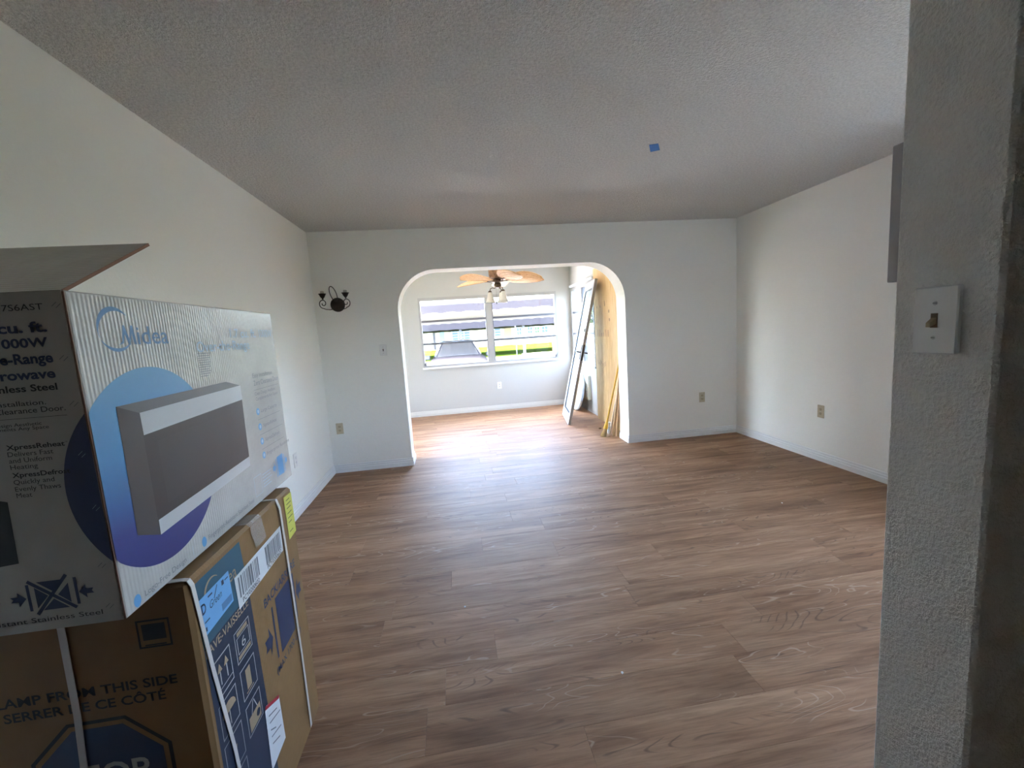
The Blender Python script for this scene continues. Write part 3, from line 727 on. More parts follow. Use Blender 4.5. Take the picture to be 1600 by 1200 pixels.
# printed picture of the oven
pic = decal('oven_picture', SM, [[(0.948, 1.242), (0.948, 0.980), (1.357, 1.003), (1.366, 1.249)]], M_OVENBODY, mw, OFF*2)
decal('picture_side', SM, [[(0.892, 1.264), (0.888, 1.008), (0.948, 0.980), (0.948, 1.242)]], M_OVENSIDE, pic, OFF*2)
decal('picture_top', SM, [[(0.892, 1.264), (0.948, 1.242), (1.366, 1.249), (1.290, 1.268)]], M_OVENTOP, pic, OFF*2)
decal('picture_trim', SM, [[(0.948, 1.242), (0.949, 1.195), (1.367, 1.206), (1.366, 1.249)], [(0.949, 1.012), (0.948, 0.980), (1.357, 1.003), (1.358, 1.031)]], M_OVENSILVER, pic, OFF*3)
decal('picture_window', SM, [[(0.985, 1.175), (0.985, 1.035), (1.255, 1.050), (1.260, 1.180)]], mat('print_oven_window', (0.062, 0.055, 0.055), 0.36), pic, OFF*3)
# logo
decal('logo_ring', SM, ring(0.925, 1.411, 0.0435, 0.0085, PI*0.22, PI*1.12, 26, lambda t_: 0.15+math.sin(PI*min(1, t_*1.05))) + ring(0.925, 1.411, 0.0435, 0.006, PI*1.16, PI*1.80, 22, lambda t_: 0.12+math.sin(PI*t_)), M_INKBLUE, mw)
decal('logo_mark', SM, [[(0.928, 1.380), (0.938, 1.388), (0.944, 1.419), (0.949, 1.419), (0.957, 1.392), (0.965, 1.419), (0.971, 1.419), (0.976, 1.381), (0.969, 1.381), (0.966, 1.404), (0.958, 1.380), (0.954, 1.380), (0.947, 1.402), (0.941, 1.384)]], M_INKBLUE, mw)
letters(SM, 'idea', 0.979, 1.075, 1.381, 0.038, M_INKBLUE, mw, 0.004)
letters(SM, '1.7 cu. ft.', 1.350, 1.515, 1.392, 0.026, M_INKPALE, mw, 0.012)
letters(SM, '1000W', 1.540, 1.640, 1.392, 0.026, M_INKPALE, mw, 0.012)
letters(SM, 'Over-the-Range', 1.178, 1.46, 1.356, 0.027, M_INKPALE, mw, 0.012)
decal('small_print', SM, [rect(1.178, 1.351-0.0058*k, 1.178+l, 1.353-0.0058*k) for k, l in enumerate((0.058, 0.05, 0.054, 0.046, 0.054, 0.048, 0.052, 0.044, 0.05, 0.046, 0.036))], M_INKGREY, mw)
letters(SM, 'Easy Installation', 1.452, 1.60, 1.262, 0.014, M_INKGREY, mw)
letters(SM, 'Zero Clearance Door', 1.453, 1.645, 1.237, 0.016, M_INKGREY, mw, 0.004)
letters(SM, 'Clean Design Aesthetic', 1.451, 1.61, 1.205, 0.011, M_INKGREY, mw)
letters(SM, 'Complements Any Space', 1.453, 1.622, 1.188, 0.011, M_INKGREY, mw)
rules = [rect(1.449, 1.222, 1.640, 1.2232)]
for k, (zc, tx) in enumerate(((1.152, 'Large Capacity'), (1.102, 'XpressReheat'), (1.054, 'XpressDefrost'), (1.007, 'Fingerprint Resistant'))):
    decal('feature_icon', SM, [circ(1.457, zc, 0.0115, 20)], M_INKICON, mw)
    decal('icon_centre', SM, [circ(1.457, zc, 0.006, 14)], M_INKPALE, mw, OFF*2)
    letters(SM, tx, 1.478, 1.478+0.0090*len(tx), zc-0.006, 0.012, M_INKGREY, mw)
    if k < 3: rules.append(rect(1.449, zc-0.027, 1.628, zc-0.0258))
decal('rule', SM, rules, M_INKGREY, mw)
decal('clamp_icon', SM, [[(1.545, 0.906), (1.594, 0.903), (1.594, 0.975), (1.545, 0.973)], rect(1.534, 0.905, 1.539, 0.97), rect(1.600, 0.905, 1.605, 0.97),
    [(1.531, 0.942), (1.519, 0.962), (1.519, 0.950), (1.507, 0.950), (1.507, 0.934), (1.519, 0.934), (1.519, 0.922)], [(1.609, 0.942), (1.619, 0.962), (1.619, 0.950), (1.629, 0.950), (1.629, 0.934), (1.619, 0.934), (1.619, 0.922)]], M_INKICON, mw)
decal('address_print', SM, [rect(1.425, 0.948-0.010*k, 1.425+l, 0.950-0.010*k) for k, l in enumerate((0.07, 0.06, 0.066, 0.05, 0.06))] + outline(rect(1.368, 0.897, 1.416, 0.958), 0.0012), M_INKPALE, mw)
decal('logo_free_icon', SM, [circ(0.860, 0.888, 0.0125, 24, 0.75)], M_INKICON, mw)
letters(SM, 'Logo-Free Design', 0.880, 1.012, 0.884, 0.012, M_INKGREY, mw)
decal('rule', SM, [rect(0.876, 0.876, 0.94, 0.8768), rect(1.040, 0.884, 1.0408, 0.906)], M_INKPALE, mw)
decal('fingerprint_icon', SM, [circ(1.086, 0.894, 0.0125, 24, 0.75)], M_INKICON, mw)
letters(SM, 'Fingerprint-Resistant Stainless Steel', 1.104, 1.350, 0.890, 0.012, M_INKGREY, mw)
# end face
M_NAVYTXT = mat('ink_end_navy', (0.030, 0.045, 0.12), 0.5)
letters(FM, '7S6AST', -0.742, -0.681, 1.4455, 0.0105, M_INKBLACK, mw)
letters(FM, '1.7 cu. ft.', -0.80, -0.681, 1.409, 0.017, M_NAVYTXT, mw, 0.03)
letters(FM, '1000W', -0.762, -0.684, 1.384, 0.015, M_NAVYTXT, mw, 0.03)
letters(FM, 'Over-the-Range', -0.842, -0.681, 1.3565, 0.017, M_NAVYTXT, mw, 0.03)
letters(FM, 'Microwave', -0.805, -0.682, 1.330, 0.016, M_NAVYTXT, mw, 0.03)
letters(FM, 'Stainless Steel', -0.803, -0.683, 1.309, 0.0115, M_INKBLACK, mw, 0.022)
letters(FM, 'Easy Installation.', -0.818, -0.705, 1.285, 0.0085, M_INKBLACK, mw, 0.004)
letters(FM, 'Zero Clearance Door.', -0.823, -0.677, 1.272, 0.0095, M_INKBLACK, mw, 0.004)
decal('rule', FM, [rect(-0.82, 1.2630, -0.677, 1.2637)], M_INKBLACK, mw)
letters(FM, 'Clean Design Aesthetic', -0.822, -0.718, 1.250, 0.006, M_INKBLACK, mw, 0.002)
letters(FM, 'Complements Any Space', -0.822, -0.708, 1.243, 0.006, M_INKBLACK, mw, 0.002)
for tx, a1, zb, bd, cap in (('XpressReheat', -0.689, 1.2100, 0.02, 0.0085), ('Delivers Fast', -0.709, 1.198, 0, 0.0085), ('and Uniform', -0.713, 1.1865, 0, 0.0085), ('Heating', -0.737, 1.175, 0, 0.0085),
                        ('XpressDefrost', -0.689, 1.1605, 0.02, 0.0085), ('Quickly and', -0.716, 1.148, 0, 0.0085), ('Evenly Thaws', -0.708, 1.1355, 0, 0.0085), ('Meat', -0.755, 1.124, 0, 0.0085)):
    letters(FM, tx, -0.779, a1, zb, cap, M_INKBLACK, mw, bd)
letters(FM, 'TM', -0.6885, -0.6845, 1.2155, 0.0022, M_INKBLACK, mw); letters(FM, 'TM', -0.6885, -0.6845, 1.1660, 0.0022, M_INKBLACK, mw)
decal('dark_picture', FM, [[(-0.90, 1.15), (-0.795, 1.118), (-0.7985, 1.004), (-0.90, 0.995)]], M_INKBLACK, mw)
cm = [rect(-0.797, 0.911, -0.792, 0.962), rect(-0.720, 0.914, -0.715, 0.966), lineq((-0.793, 0.968), (-0.722, 0.908), 0.006), lineq((-0.786, 0.903), (-0.730, 0.973), 0.006),
      [(-0.779, 0.965), (-0.734, 0.965), (-0.756, 0.945)], [(-0.776, 0.910), (-0.733, 0.910), (-0.756, 0.930)], [(-0.784, 0.955), (-0.784, 0.915), (-0.764, 0.937)], [(-0.729, 0.957), (-0.729, 0.919), (-0.748, 0.937)],
      [(-0.799, 0.936), (-0.812, 0.949), (-0.812, 0.941), (-0.824, 0.941), (-0.820, 0.936), (-0.824, 0.931), (-0.812, 0.931), (-0.812, 0.922)],
      [(-0.714, 0.937), (-0.702, 0.950), (-0.702, 0.942), (-0.690, 0.942), (-0.693, 0.937), (-0.690, 0.932), (-0.702, 0.932), (-0.702, 0.924)]]
decal('clamp_mark', FM, cm, M_NAVYTXT, mw)
letters(FM, 'Fingerprint-Resistant Stainless Steel', -0.98, -0.682, 0.8885, 0.0095, M_INKBLACK, mw)
tick = []
for (a, b) in ((-0.660, 1.455), (-0.664, 1.365), (-0.662, 1.285), (-0.668, 0.985), (-0.668, 0.905)):
    tick += [lineq((a-0.008, b-0.005), (a, b+0.002), 0.0010), lineq((a-0.002, b-0.008), (a+0.006, b-0.001), 0.0010)]
decal('cut_tick', FM, tick, M_INKGREY, mw)
tick = [lineq((-0.672, 1.19), (-0.664, 1.197), 0.0007), lineq((-0.667, 1.186), (-0.660, 1.192), 0.0007), lineq((-0.666, 1.09), (-0.659, 1.097), 0.0007), lineq((-0.661, 1.086), (-0.654, 1.092), 0.0007)]
decal('cut_tick', FM, tick, M_INKPALE, mw, OFF*2)

# ------------------------------------------------------------------ wall plates
def frame_m(origin, u, v):
    u, v = Vector(u), Vector(v); n = u.cross(v); mm = Matrix.Identity(4)
    for i in range(3): mm[i][0], mm[i][1], mm[i][2], mm[i][3] = u[i], v[i], n[i], origin[i]
    return mm
def obj_m(name, bm, mtx, material, parent):
    bmesh.ops.transform(bm, matrix=mtx, verts=bm.verts[:]); return obj(name, bm, material, parent)
def plate_bm(wd, ht, th):
    bm = B(); box(bm, (-wd/2, -ht/2, 0.0004), (wd/2, ht/2, th), None, 0.0022); return bm
def outlet(label, origin, u, body, face, group=None):
    root = thing('wall_outlet', label, 'outlet', origin, group=group); mm = frame_m(origin, u, (0, 0, 1))
    obj_m('plate', plate_bm(0.070, 0.115, 0.006), mm, body, root)
    for s in (-1, 1):
        bm = B(); pts = [(0.0155*math.cos(2*PI*k/20), s*0.0195+max(-0.0125, min(0.0125, 0.0165*math.sin(2*PI*k/20)))) for k in range(20)]
        prism(bm, pts, lambda p: (p[0], p[1], 0.0055), lambda p: (p[0], p[1], 0.0075)); r_ = obj_m('receptacle', bm, mm, face, root)
        bm = B()
        for xx in (-0.006, 0.006): box(bm, (xx-0.0012, s*0.0195-0.001, 0.0074), (xx+0.0012, s*0.0195+0.008, 0.0078))
        lathe(bm, [(0.0024, 0.0074), (0.0024, 0.0078)], 10, Matrix.Translation((0, s*0.0195-0.007, 0))); obj_m('slot', bm, mm, M_SLOT, r_)
    bm = B(); lathe(bm, [(0.0032, 0.0058), (0.0032, 0.0068)], 12); obj_m('screw', bm, mm, M_SCREW, root)
    return root
outlet('beige duplex outlet on the far wall below the sconce', (-1.238, YF, 0.468), (1, 0, 0), M_BEIGE, M_BEIGED)
outlet('beige duplex outlet on the far wall right of the archway', (2.797, YF, 0.454), (1, 0, 0), M_BEIGE, M_BEIGED)
outlet('beige duplex outlet on the right hand wall', (XR, 3.363, 0.457), (0, -1, 0), M_BEIGE, M_BEIGED)
outlet('white outlet seen edge-on low on the left wall beside the white carton', (XL, 3.546, 0.435), (0, 1, 0), M_WHITEP, M_WHITEP)
outlet('small white outlet under the sunroom window', (0.731, SFY, 0.431), (1, 0, 0), M_WHITEP, mat('outlet_grey', (0.5, 0.5, 0.48), 0.5))
def switch(label, origin, u, wd, ht, th, tog):
    root = thing('light_switch', label, 'light switch', origin); mm = frame_m(origin, u, (0, 0, 1))
    obj_m('plate', plate_bm(wd, ht, th), mm, M_WHITEP, root)
    bm = B(); box(bm, (-0.0055, -0.0125, th-0.0002), (0.0055, 0.0125, th+0.0006)); obj_m('toggle_slot', bm, mm, mat('slot_tan', (0.16, 0.11, 0.06), 0.6), root)
    bm = B(); prism(bm, [(-0.004, -0.006), (0.004, -0.006), (0.004, 0.005), (-0.004, 0.005)], lambda p: (p[0], p[1], th+0.0004), lambda p: (p[0]*0.8, p[1]*0.7-0.007, th+0.013)); obj_m('toggle', bm, mm, tog, root)
    for s in (-1, 1):
        bm = B(); lathe(bm, [(0.0034, th-0.0003), (0.0034, th+0.0009), (0.002, th+0.0013)], 14, Matrix.Translation((0, s*0.030, 0))); sc_ = obj_m('screw', bm, mm, M_SCREW, root)
        bm = B(); box(bm, (-0.003, s*0.030-0.0005, th+0.0012), (0.003, s*0.030+0.0005, th+0.0015)); obj_m('screw_slot', bm, mm, M_SLOT, sc_)
    return root
switch('white toggle light switch on the end of the near textured wall', (NX, 0.6462, 1.329), (0, -1, 0), 0.070, 0.118, 0.011, M_TOGGLE)
switch('white toggle light switch on the far wall left of the archway', (-0.722, YF, 1.246), (1, 0, 0), 0.070, 0.115, 0.006, mat('toggle_grey', (0.25, 0.25, 0.25), 0.5))

# grey wall box on the room side of the near wall, only its edge shows
wb = thing('wall_box', 'flat grey box hung high on the hidden face of the near wall', 'wall box', (1.02, NY1, 1.405))
M_WBOX = mat('wall_box_grey', (0.42, 0.40, 0.40), 0.5)
obj('body', bx((0.862, NY1+0.0005, 1.405), (1.18, NY1+0.026, 1.662), 0.002), M_WBOX, wb)
obj('cover', bx((0.868, NY1+0.026, 1.411), (1.174, NY1+0.030, 1.656), 0.0015), M_WBOX, wb)

# painter's tape on the ceiling
bm = B(); prism(bm, [(1.290, 2.629), (1.341, 2.612), (1.399, 2.706), (1.348, 2.733)], lambda p: (p[0], p[1], H-0.0003), lambda p: (p[0], p[1], H-0.0022))
tag(obj('painters_tape', bm, M_BLUETAPE), 'small scrap of blue painters tape stuck to the ceiling', 'tape')

# ------------------------------------------------------------------ sconce
sx_, sz_ = -1.118, 1.728
sc = thing('wall_sconce', 'black two armed scrolled wall sconce without shades, high beside the left corner', 'wall lamp', (sx_, YF, sz_))
mm = frame_m((sx_, YF, sz_), (1, 0, 0), (0, 0, 1))
bm = B(); lathe(bm, [(0.070, 0.0005), (0.070, 0.008), (0.062, 0.016), (0.045, 0.024), (0.025, 0.032), (0.012, 0.038), (0.004, 0.042)], 32)
o = obj_m('backplate', bm, mm, M_BRONZE, sc)
for s in (-1, 1):
    cx_, cz_ = s*0.108, 0.020                      # scroll centre, in the plate's own frame
    pts = [(s*0.030, -0.038, 0.02), (s*0.062, -0.048, 0.05), (s*0.095, -0.044, 0.085)]
    for k in range(26):
        t_ = -PI/2 + (PI*2.6)*k/25; r_ = 0.052-0.040*(k/25)
        pts.append((cx_+s*r_*math.cos(t_)*0.8, cz_-0.010+r_*math.sin(t_)*0.9, 0.11))
    bm = B(); tube(bm, pts, 0.0042, 7); obj_m('arm', bm, mm, M_BRONZE, sc)
    cm_ = mm @ Matrix.Translation((s*0.108, 0.060, 0.11)) @ Matrix.Rotation(-PI/2, 4, 'X')
    bm = B(); lathe(bm, [(0.006, -0.012), (0.008, 0.0), (0.018, 0.010), (0.026, 0.026), (0.030, 0.036), (0.036, 0.042), (0.036, 0.045), (0.020, 0.046)], 20)
    cup = obj_m('cup', bm, cm_, M_BRONZE, sc)
    bm = B(); lathe(bm, [(0.0165, 0.046), (0.0165, 0.068), (0.013, 0.070)], 16); obj_m('socket', bm, cm_, M_SOCKET, cup)
pts = [(-0.012+0.030*math.cos(t_)*(1.0), 0.103+0.072*math.sin(t_), 0.03+0.05*(0.5+0.5*math.sin(t_))) for t_ in [2*PI*k/30 for k in range(30)]]
pts = [(p[0]-0.16*(p[1]-0.06), p[1], p[2]) for p in pts]
bm = B(); tube(bm, pts, 0.0040, 7, True); obj_m('loop', bm, mm, M_BRONZE, sc)

# ------------------------------------------------------------------ ceiling fan
FX, FY, FZ = 0.672, 6.0, 2.085
fan = thing('ceiling_fan', 'tropical ceiling fan with tan leaf blades and glass shades beyond the archway', 'ceiling fan', (FX, FY, H))
def at_fan(bm): bmesh.ops.transform(bm, matrix=Matrix.Translation((FX, FY, 0)), verts=bm.verts[:]); return bm
obj('canopy', at_fan(lathe(B(), [(0.02, H-0.075), (0.05, H-0.06), (0.07, H-0.02), (0.072, H-0.0005)], 24)), M_BRONZE2, fan)
obj('downrod', at_fan(lathe(B(), [(0.014, 2.30), (0.014, H-0.07)], 12)), M_BRONZE2, fan)
obj('motor', at_fan(lathe(B(), [(0.07, 2.085), (0.110, 2.10), (0.118, 2.14), (0.118, 2.24), (0.10, 2.29), (0.04, 2.31)], 28)), M_WICKER, fan)
obj('flywheel', at_fan(lathe(B(), [(0.05, 2.028), (0.085, 2.040), (0.088, 2.070), (0.07, 2.084)], 24)), M_BRONZE2, fan)
obj('switch_housing', at_fan(lathe(B(), [(0.030, 1.965), (0.048, 1.975), (0.052, 2.005), (0.045, 2.028)], 20)), M_BRONZE2, fan)
def blade_mesh():
    bm = B(); Nn = 18; rows = []
    for i in range(Nn+1):
        t_ = i/Nn; r_ = 0.155+0.515*t_
        half = 0.030+0.112*(math.sin(PI*min(1, (t_**0.85)*0.93+0.05)))**0.8
        if i == Nn: half = 0.008
        zc = -0.010-0.030*t_*t_
        row = []
        for j in range(-3, 4):
            yy = half*j/3; row.append((r_-0.02*(abs(j)/3)**2, yy, zc-0.42*yy+0.022*(abs(j)/3)**2*(half/0.13)))
        rows.append(row)
    for dz in (0, 1):
        pass
    top = [[bm.verts.new((x, y_, z+0.004)) for x, y_, z in r] for r in rows]; bot = [[bm.verts.new((x, y_, z-0.004)) for x, y_, z in r] for r in rows]
    for i in range(Nn):
        for j in range(6):
            bm.faces.new((top[i][j], top[i+1][j], top[i+1][j+1], top[i][j+1])); bm.faces.new((bot[i][j], bot[i][j+1], bot[i+1][j+1], bot[i+1][j]))
        bm.faces.new((top[i][0], bot[i][0], bot[i+1][0], top[i+1][0])); bm.faces.new((top[i][6], top[i+1][6], bot[i+1][6], bot[i][6]))
    for j in range(6):
        bm.faces.new((top[0][j], top[0][j+1], bot[0][j+1], bot[0][j])); bm.faces.new((top[Nn][j], bot[Nn][j], bot[Nn][j+1], top[Nn][j+1]))
    bmesh.ops.recalc_face_normals(bm, faces=bm.faces[:])
    me = bpy.data.meshes.new('blade'); bm.to_mesh(me); bm.free(); me.materials.append(M_BLADE)
    # veins
    bm = B()
    for j in range(-3, 4):
        pts = []
        for i in range(0, Nn+1, 2):
            x, y_, z = rows[i][j+3]; pts.append((x, y_, z-0.005))
        tube(bm, pts, 0.0022, 5)
    mv = bpy.data.meshes.new('vein'); bm.to_mesh(mv); bm.free(); mv.materials.append(mat('blade_vein', (0.45, 0.22, 0.08), 0.6))
    bm = B(); tube(bm, [(0.075, 0, -0.03), (0.12, 0.0, -0.030), (0.165, 0.018, -0.016), (0.22, 0.012, -0.016)], 0.007, 6); tube(bm, [(0.12, 0, -0.03), (0.165, -0.018, -0.022), (0.22, -0.012, -0.020)], 0.007, 6)
    mi = bpy.data.meshes.new('blade_iron'); bm.to_mesh(mi); bm.free(); mi.materials.append(M_BRONZE2)
    return me, mv, mi
mb, mv, mi = blade_mesh()
for k in range(5):
    b_ = bpy.data.objects.new('blade', mb); C.objects.link(b_); b_.parent = fan
    b_.location = (0, 0, FZ-H); b_.rotation_euler = (0, 0, math.radians(2+72*k))
    for nm, me in (('vein', mv), ('blade_iron', mi)):
        c_ = bpy.data.objects.new(nm, me); C.objects.link(c_); c_.parent = b_
for k in range(3):
    a = math.radians(180+120*k); ca_, sa_ = math.cos(a), math.sin(a)
    if k == 1: pass
    pts = [(FX+ca_*r_, FY+sa_*r_, z) for r_, z in ((0.03, 1.970), (0.05, 1.955), (0.075, 1.965), (0.105, 1.955), (0.115, 1.925))]
    arm = obj('light_arm', tube(B(), pts, 0.006, 7), M_BRONZE2, fan)
    bm = lathe(B(), [(0.020, 1.925), (0.026, 1.915), (0.022, 1.905)], 16); bmesh.ops.transform(bm, matrix=Matrix.Translation((FX+ca_*0.115, FY+sa_*0.115, 0)), verts=bm.verts[:]); obj('fitter', bm, M_BRONZE2, fan)
    bm = lathe(B(), [(0.020, 1.908), (0.032, 1.890), (0.042, 1.845), (0.056, 1.790), (0.074, 1.765), (0.071, 1.765), (0.053, 1.792), (0.039, 1.845), (0.029, 1.890), (0.017, 1.906)], 24, None, False)
    bmesh.ops.transform(bm, matrix=Matrix.Translation((FX+ca_*0.115, FY+sa_*0.115, 0)), verts=bm.verts[:]); obj('glass_shade', bm, M_SHADE, fan, True)
ch = obj('pull_chain', tube(B(), [(FX-0.03, FY-0.04, 1.975), (FX-0.035, FY-0.045, 1.77)], 0.0012, 5), M_BRONZE2, fan)
bm = lathe(B(), [(0.003, 1.735), (0.007, 1.745), (0.006, 1.765), (0.002, 1.775)], 10); bmesh.ops.transform(bm, matrix=Matrix.Translation((FX-0.035, FY-0.045, 0)), verts=bm.verts[:]); obj('pull_knob', bm, M_BRONZE, ch)

# ------------------------------------------------------------------ leaning glazed door
A_, Bv = Vector((1.480, 5.640, 0)), Vector((1.592, 6.392, 0))
u_ = (Bv-A_).normalized(); nh = Vector((u_.y, -u_.x, 0)); DWID = 0.762; DHT = 2.03
th_ = math.asin(0.455/DHT); v_ = nh*math.sin(th_)+Vector((0, 0, math.cos(th_))); n_ = u_.cross(v_)
# u along the width, v up the leaf, n out of the leaf towards the wall side
dm = Matrix.Identity(4)
for i in range(3): dm[i][0], dm[i][1], dm[i][2], dm[i][3] = u_[i], v_[i], n_[i], A_[i]
lift = max(0.0, n_.z*0.0)
door = thing('glazed_door', 'white full glass door leaf taken off its hinges and leaning on the sunroom wall', 'door', tuple((A_+Bv)/2))
DT = 0.040
def dpart(name, lo, hi, m_, parent=door, bev=0.0):
    return obj_m(name, bx(lo, hi, bev), dm, m_, parent)
zlo = -DT if n_.z > 0 else 0
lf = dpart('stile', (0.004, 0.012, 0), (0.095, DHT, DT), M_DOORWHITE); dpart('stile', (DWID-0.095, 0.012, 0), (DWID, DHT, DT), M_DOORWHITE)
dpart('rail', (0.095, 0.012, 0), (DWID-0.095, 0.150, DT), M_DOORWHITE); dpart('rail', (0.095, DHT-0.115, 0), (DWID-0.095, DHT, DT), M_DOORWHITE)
dpart('edge_strip', (0.0, 0.012, 0.004), (0.004, DHT, DT-0.002), M_DOOREDGE)
bm = B()
for q in ((0.095, 0.150, 0.110, DHT-0.115), (DWID-0.110, 0.150, DWID-0.095, DHT-0.115), (0.110, 0.150, DWID-0.110, 0.165), (0.110, DHT-0.130, DWID-0.110, DHT-0.115)):
    box(bm, (q[0], q[1], 0.004), (q[2], q[3], DT-0.004))
obj_m('gasket', bm, dm, M_GASKET, door)
dpart('pane', (0.110, 0.165, DT/2-0.003), (DWID-0.110, DHT-0.130, DT/2+0.003), M_DOORGLASS)
for side in (0, 1):
    zz = DT if side else 0; sg = 1 if side else -1
    pl_ = dpart('handle_plate', (0.028, 0.93, min(zz, zz+sg*0.006)), (0.062, 1.13, max(zz, zz+sg*0.006)), M_HANDLE)
    bm = B(); tube(bm, [(0.045, 1.03, zz), (0.045, 1.03, zz+sg*0.05), (0.16, 1.03, zz+sg*0.055)], 0.009, 8); obj_m('lever', bm, dm, M_HANDLE, pl_)
dpart('lock_edge', (-0.003, 0.92, 0.008), (0.0, 1.14, DT-0.008), M_HANDLE)
bm = B(); lathe(bm, [(0.024, -0.010), (0.024, 0.0)], 18, Matrix.Translation((0.045, 1.335, 0))); obj_m('deadbolt', bm, dm, M_HANDLE, door)

# ------------------------------------------------------------------ plywood sheet, heater, round board
ply = thing('plywood_sheet', 'tall raw plywood sheet with stamped marks standing against the sunroom wall', 'plywood', (2.04, 5.4, 0))
PX0, PX1 = 2.020, 2.042
def lean(bm, x_at0=2.03, dx=0.012, ht=2.14):
    for v in bm.verts: v.co.x += dx*v.co.z/ht
    return bm
obj('panel', lean(bx((PX0, 4.83, 0.0), (PX1, 5.945, 2.145))), M_PLY, ply)
bm = B()
for yy, zz, hh2, ww in ((5.83, 1.605, 0.030, 0.010), (5.70, 1.61, 0.035, 0.009), (5.52, 1.64, 0.075, 0.011)):
    prism(bm, [(yy-ww, zz-hh2*0.4), (yy+ww*0.5, zz-hh2*0.5), (yy+ww, zz+hh2*0.4), (yy, zz+hh2*0.5)], lambda p: (PX0-0.0006, p[0], p[1]), lambda p: (PX0+0.001, p[0], p[1]))
obj('knot', lean(bm), M_KNOT, ply)
bm = B()
for yy, zz in ((5.37, 1.53), (5.355, 1.42)): lathe(bm, [(0.022, 0), (0.022, 0.0012)], 14, frame_m((PX0-0.0004, yy, zz), (0, -1, 0), (0, 0, 1)))
rs = random.Random(2)
for yy in (5.82, 5.74, 5.66, 5.58, 5.50, 5.42): 
    box(bm, (PX0-0.0006, yy-0.012, 1.20), (PX0+0.001, yy+0.012, 1.20+rs.uniform(0.05, 0.10)))
for k in range(7):
    yy = 5.86-0.052*k; box(bm, (PX0-0.0006, yy-0.010, 0.80+rs.uniform(-0.02, 0.02)), (PX0+0.001, yy+rs.uniform(-0.004, 0.010), 0.83+rs.uniform(0, 0.06)))
obj('stamp', lean(bm), M_STAMP, ply)

ht = thing('wall_heater', 'pale beige wall heater unit low under the side sunroom window', 'heater', (SRX, 6.6, 0.2))
obj('housing', bx((SRX-0.050, 6.36, 0.200), (SRX-0.0005, 6.88, 0.585), 0.004), M_HEATER, ht)
for k in range(9):
    z = 0.235+0.037*k; obj('louvre', bx((SRX-0.056, 6.42, z), (SRX-0.049, 6.86, z+0.024), 0.002), M_HEATERW, ht)

rb_ = thing('round_board', 'round pale rimmed tan board leaning behind the glazed door', 'board', (1.90, 6.70, 0))
RR = 0.315; tl = math.radians(10)
rm = Matrix.Translation((1.876+math.sin(tl)*RR+0.02, 6.70, RR*math.cos(tl)+0.004)) @ Matrix.Rotation(tl, 4, 'Y') @ Matrix.Rotation(-PI/2, 4, 'Y')
bm = B(); lathe(bm, [(RR-0.055, -0.004), (RR-0.05, 0.016), (RR-0.01, 0.018), (RR, 0.008), (RR, -0.012), (RR-0.055, -0.014)], 48, rm, False); 
obj('rim', bm, M_RIM, rb_)
bm = B(); lathe(bm, [(RR-0.052, -0.010), (RR-0.052, 0.004)], 48, rm); obj('face', bm, M_TANDISC, rb_)

# ------------------------------------------------------------------ sticks and broom by the right jamb
def prism_stick(a, b, w0, w1):
    a, b = Vector(a), Vector(b); t_ = (b-a).normalized(); s_ = t_.cross(Vector((0, 1, 0))).normalized(); q_ = t_.cross(s_)
    bm = B(); R_ = []
    for p in (a, b): R_.append([bm.verts.new(p+s_*w0*i+q_*w1*j) for i, j in ((-.5, -.5), (.5, -.5), (.5, .5), (-.5, .5))])
    bm.faces.new(R_[0][::-1]); bm.faces.new(R_[1])
    for k in range(4): bm.faces.new((R_[0][k], R_[0][(k+1) % 4], R_[1][(k+1) % 4], R_[1][k]))
    return bm
br = thing('broom', 'yellow handled straw broom leaning by the right arch jamb', 'broom', (1.73, 4.92, 0))
obj('handle', tube(B(), [(1.795, 4.945, 0.175), (2.005, 4.99, 0.93)], 0.011, 10), M_YELLOW, br)
obj('binding', tube(B(), [(1.768, 4.935, 0.085), (1.782, 4.940, 0.135), (1.798, 4.946, 0.19)], [0.030, 0.022, 0.012], 10), M_YELLOW, br)
bm = B(); rs = random.Random(4)
for k in range(60):
    ex = rs.uniform(-0.030, 0.030); ey = rs.uniform(-0.045, 0.045)
    tube(bm, [(1.770+ex*0.5, 4.935+ey*0.4, 0.10), (1.727+ex, 4.915+ey, 0.003)], 0.0035, 4)
obj('bristles', bm, M_BRISTLE, br)
wbsh = thing('dust_brush', 'white hand brush standing between the broom and the sticks', 'brush', (1.84, 5.0, 0))
obj('block', bx((1.815, 4.975, 0.095), (1.865, 5.030, 0.150), 0.008), M_BRUSHW, wbsh)
obj('bristles', bx((1.821, 4.981, 0.001), (1.859, 5.024, 0.095), 0.004), mat('brush_grey', (0.45, 0.46, 0.45), 0.8), wbsh)
tag(obj('wood_stick', prism_stick((1.806, 4.905, 0.003), (1.990, 4.900, 0.82), 0.020, 0.018), M_STICKP), 'palest slim wooden stick leaning beside the arch jamb', 'stick', 'sticks by the jamb')
tag(obj('wood_stick', prism_stick((1.846, 4.876, 0.004), (1.985, 4.872, 0.98), 0.030, 0.018), M_STICK), 'tan wooden stick in the middle of the leaning sticks', 'stick', 'sticks by the jamb')
tag(obj('wood_stick', prism_stick((1.886, 4.850, 0.004), (1.992, 4.842, 1.10), 0.034, 0.018), M_STICK), 'tan wooden stick closest to the arch jamb', 'stick', 'sticks by the jamb')
tag(obj('wood_scrap', lathe(B(), [(0.012, 0.0005), (0.014, 0.008), (0.010, 0.014)], 9, Matrix.Translation((1.823, 5.293, 0)) @ Matrix.Scale(1.5, 4, (1, 0, 0))), M_KNOT), 'small dark scrap on the sunroom floor by the broom', 'scrap')
rs = random.Random(12)
crumbs = ((-0.05, 2.0, 'left of the floor sheen'), (0.55, 1.45, 'in the middle foreground'), (2.25, 2.65, 'near the right baseboard'))
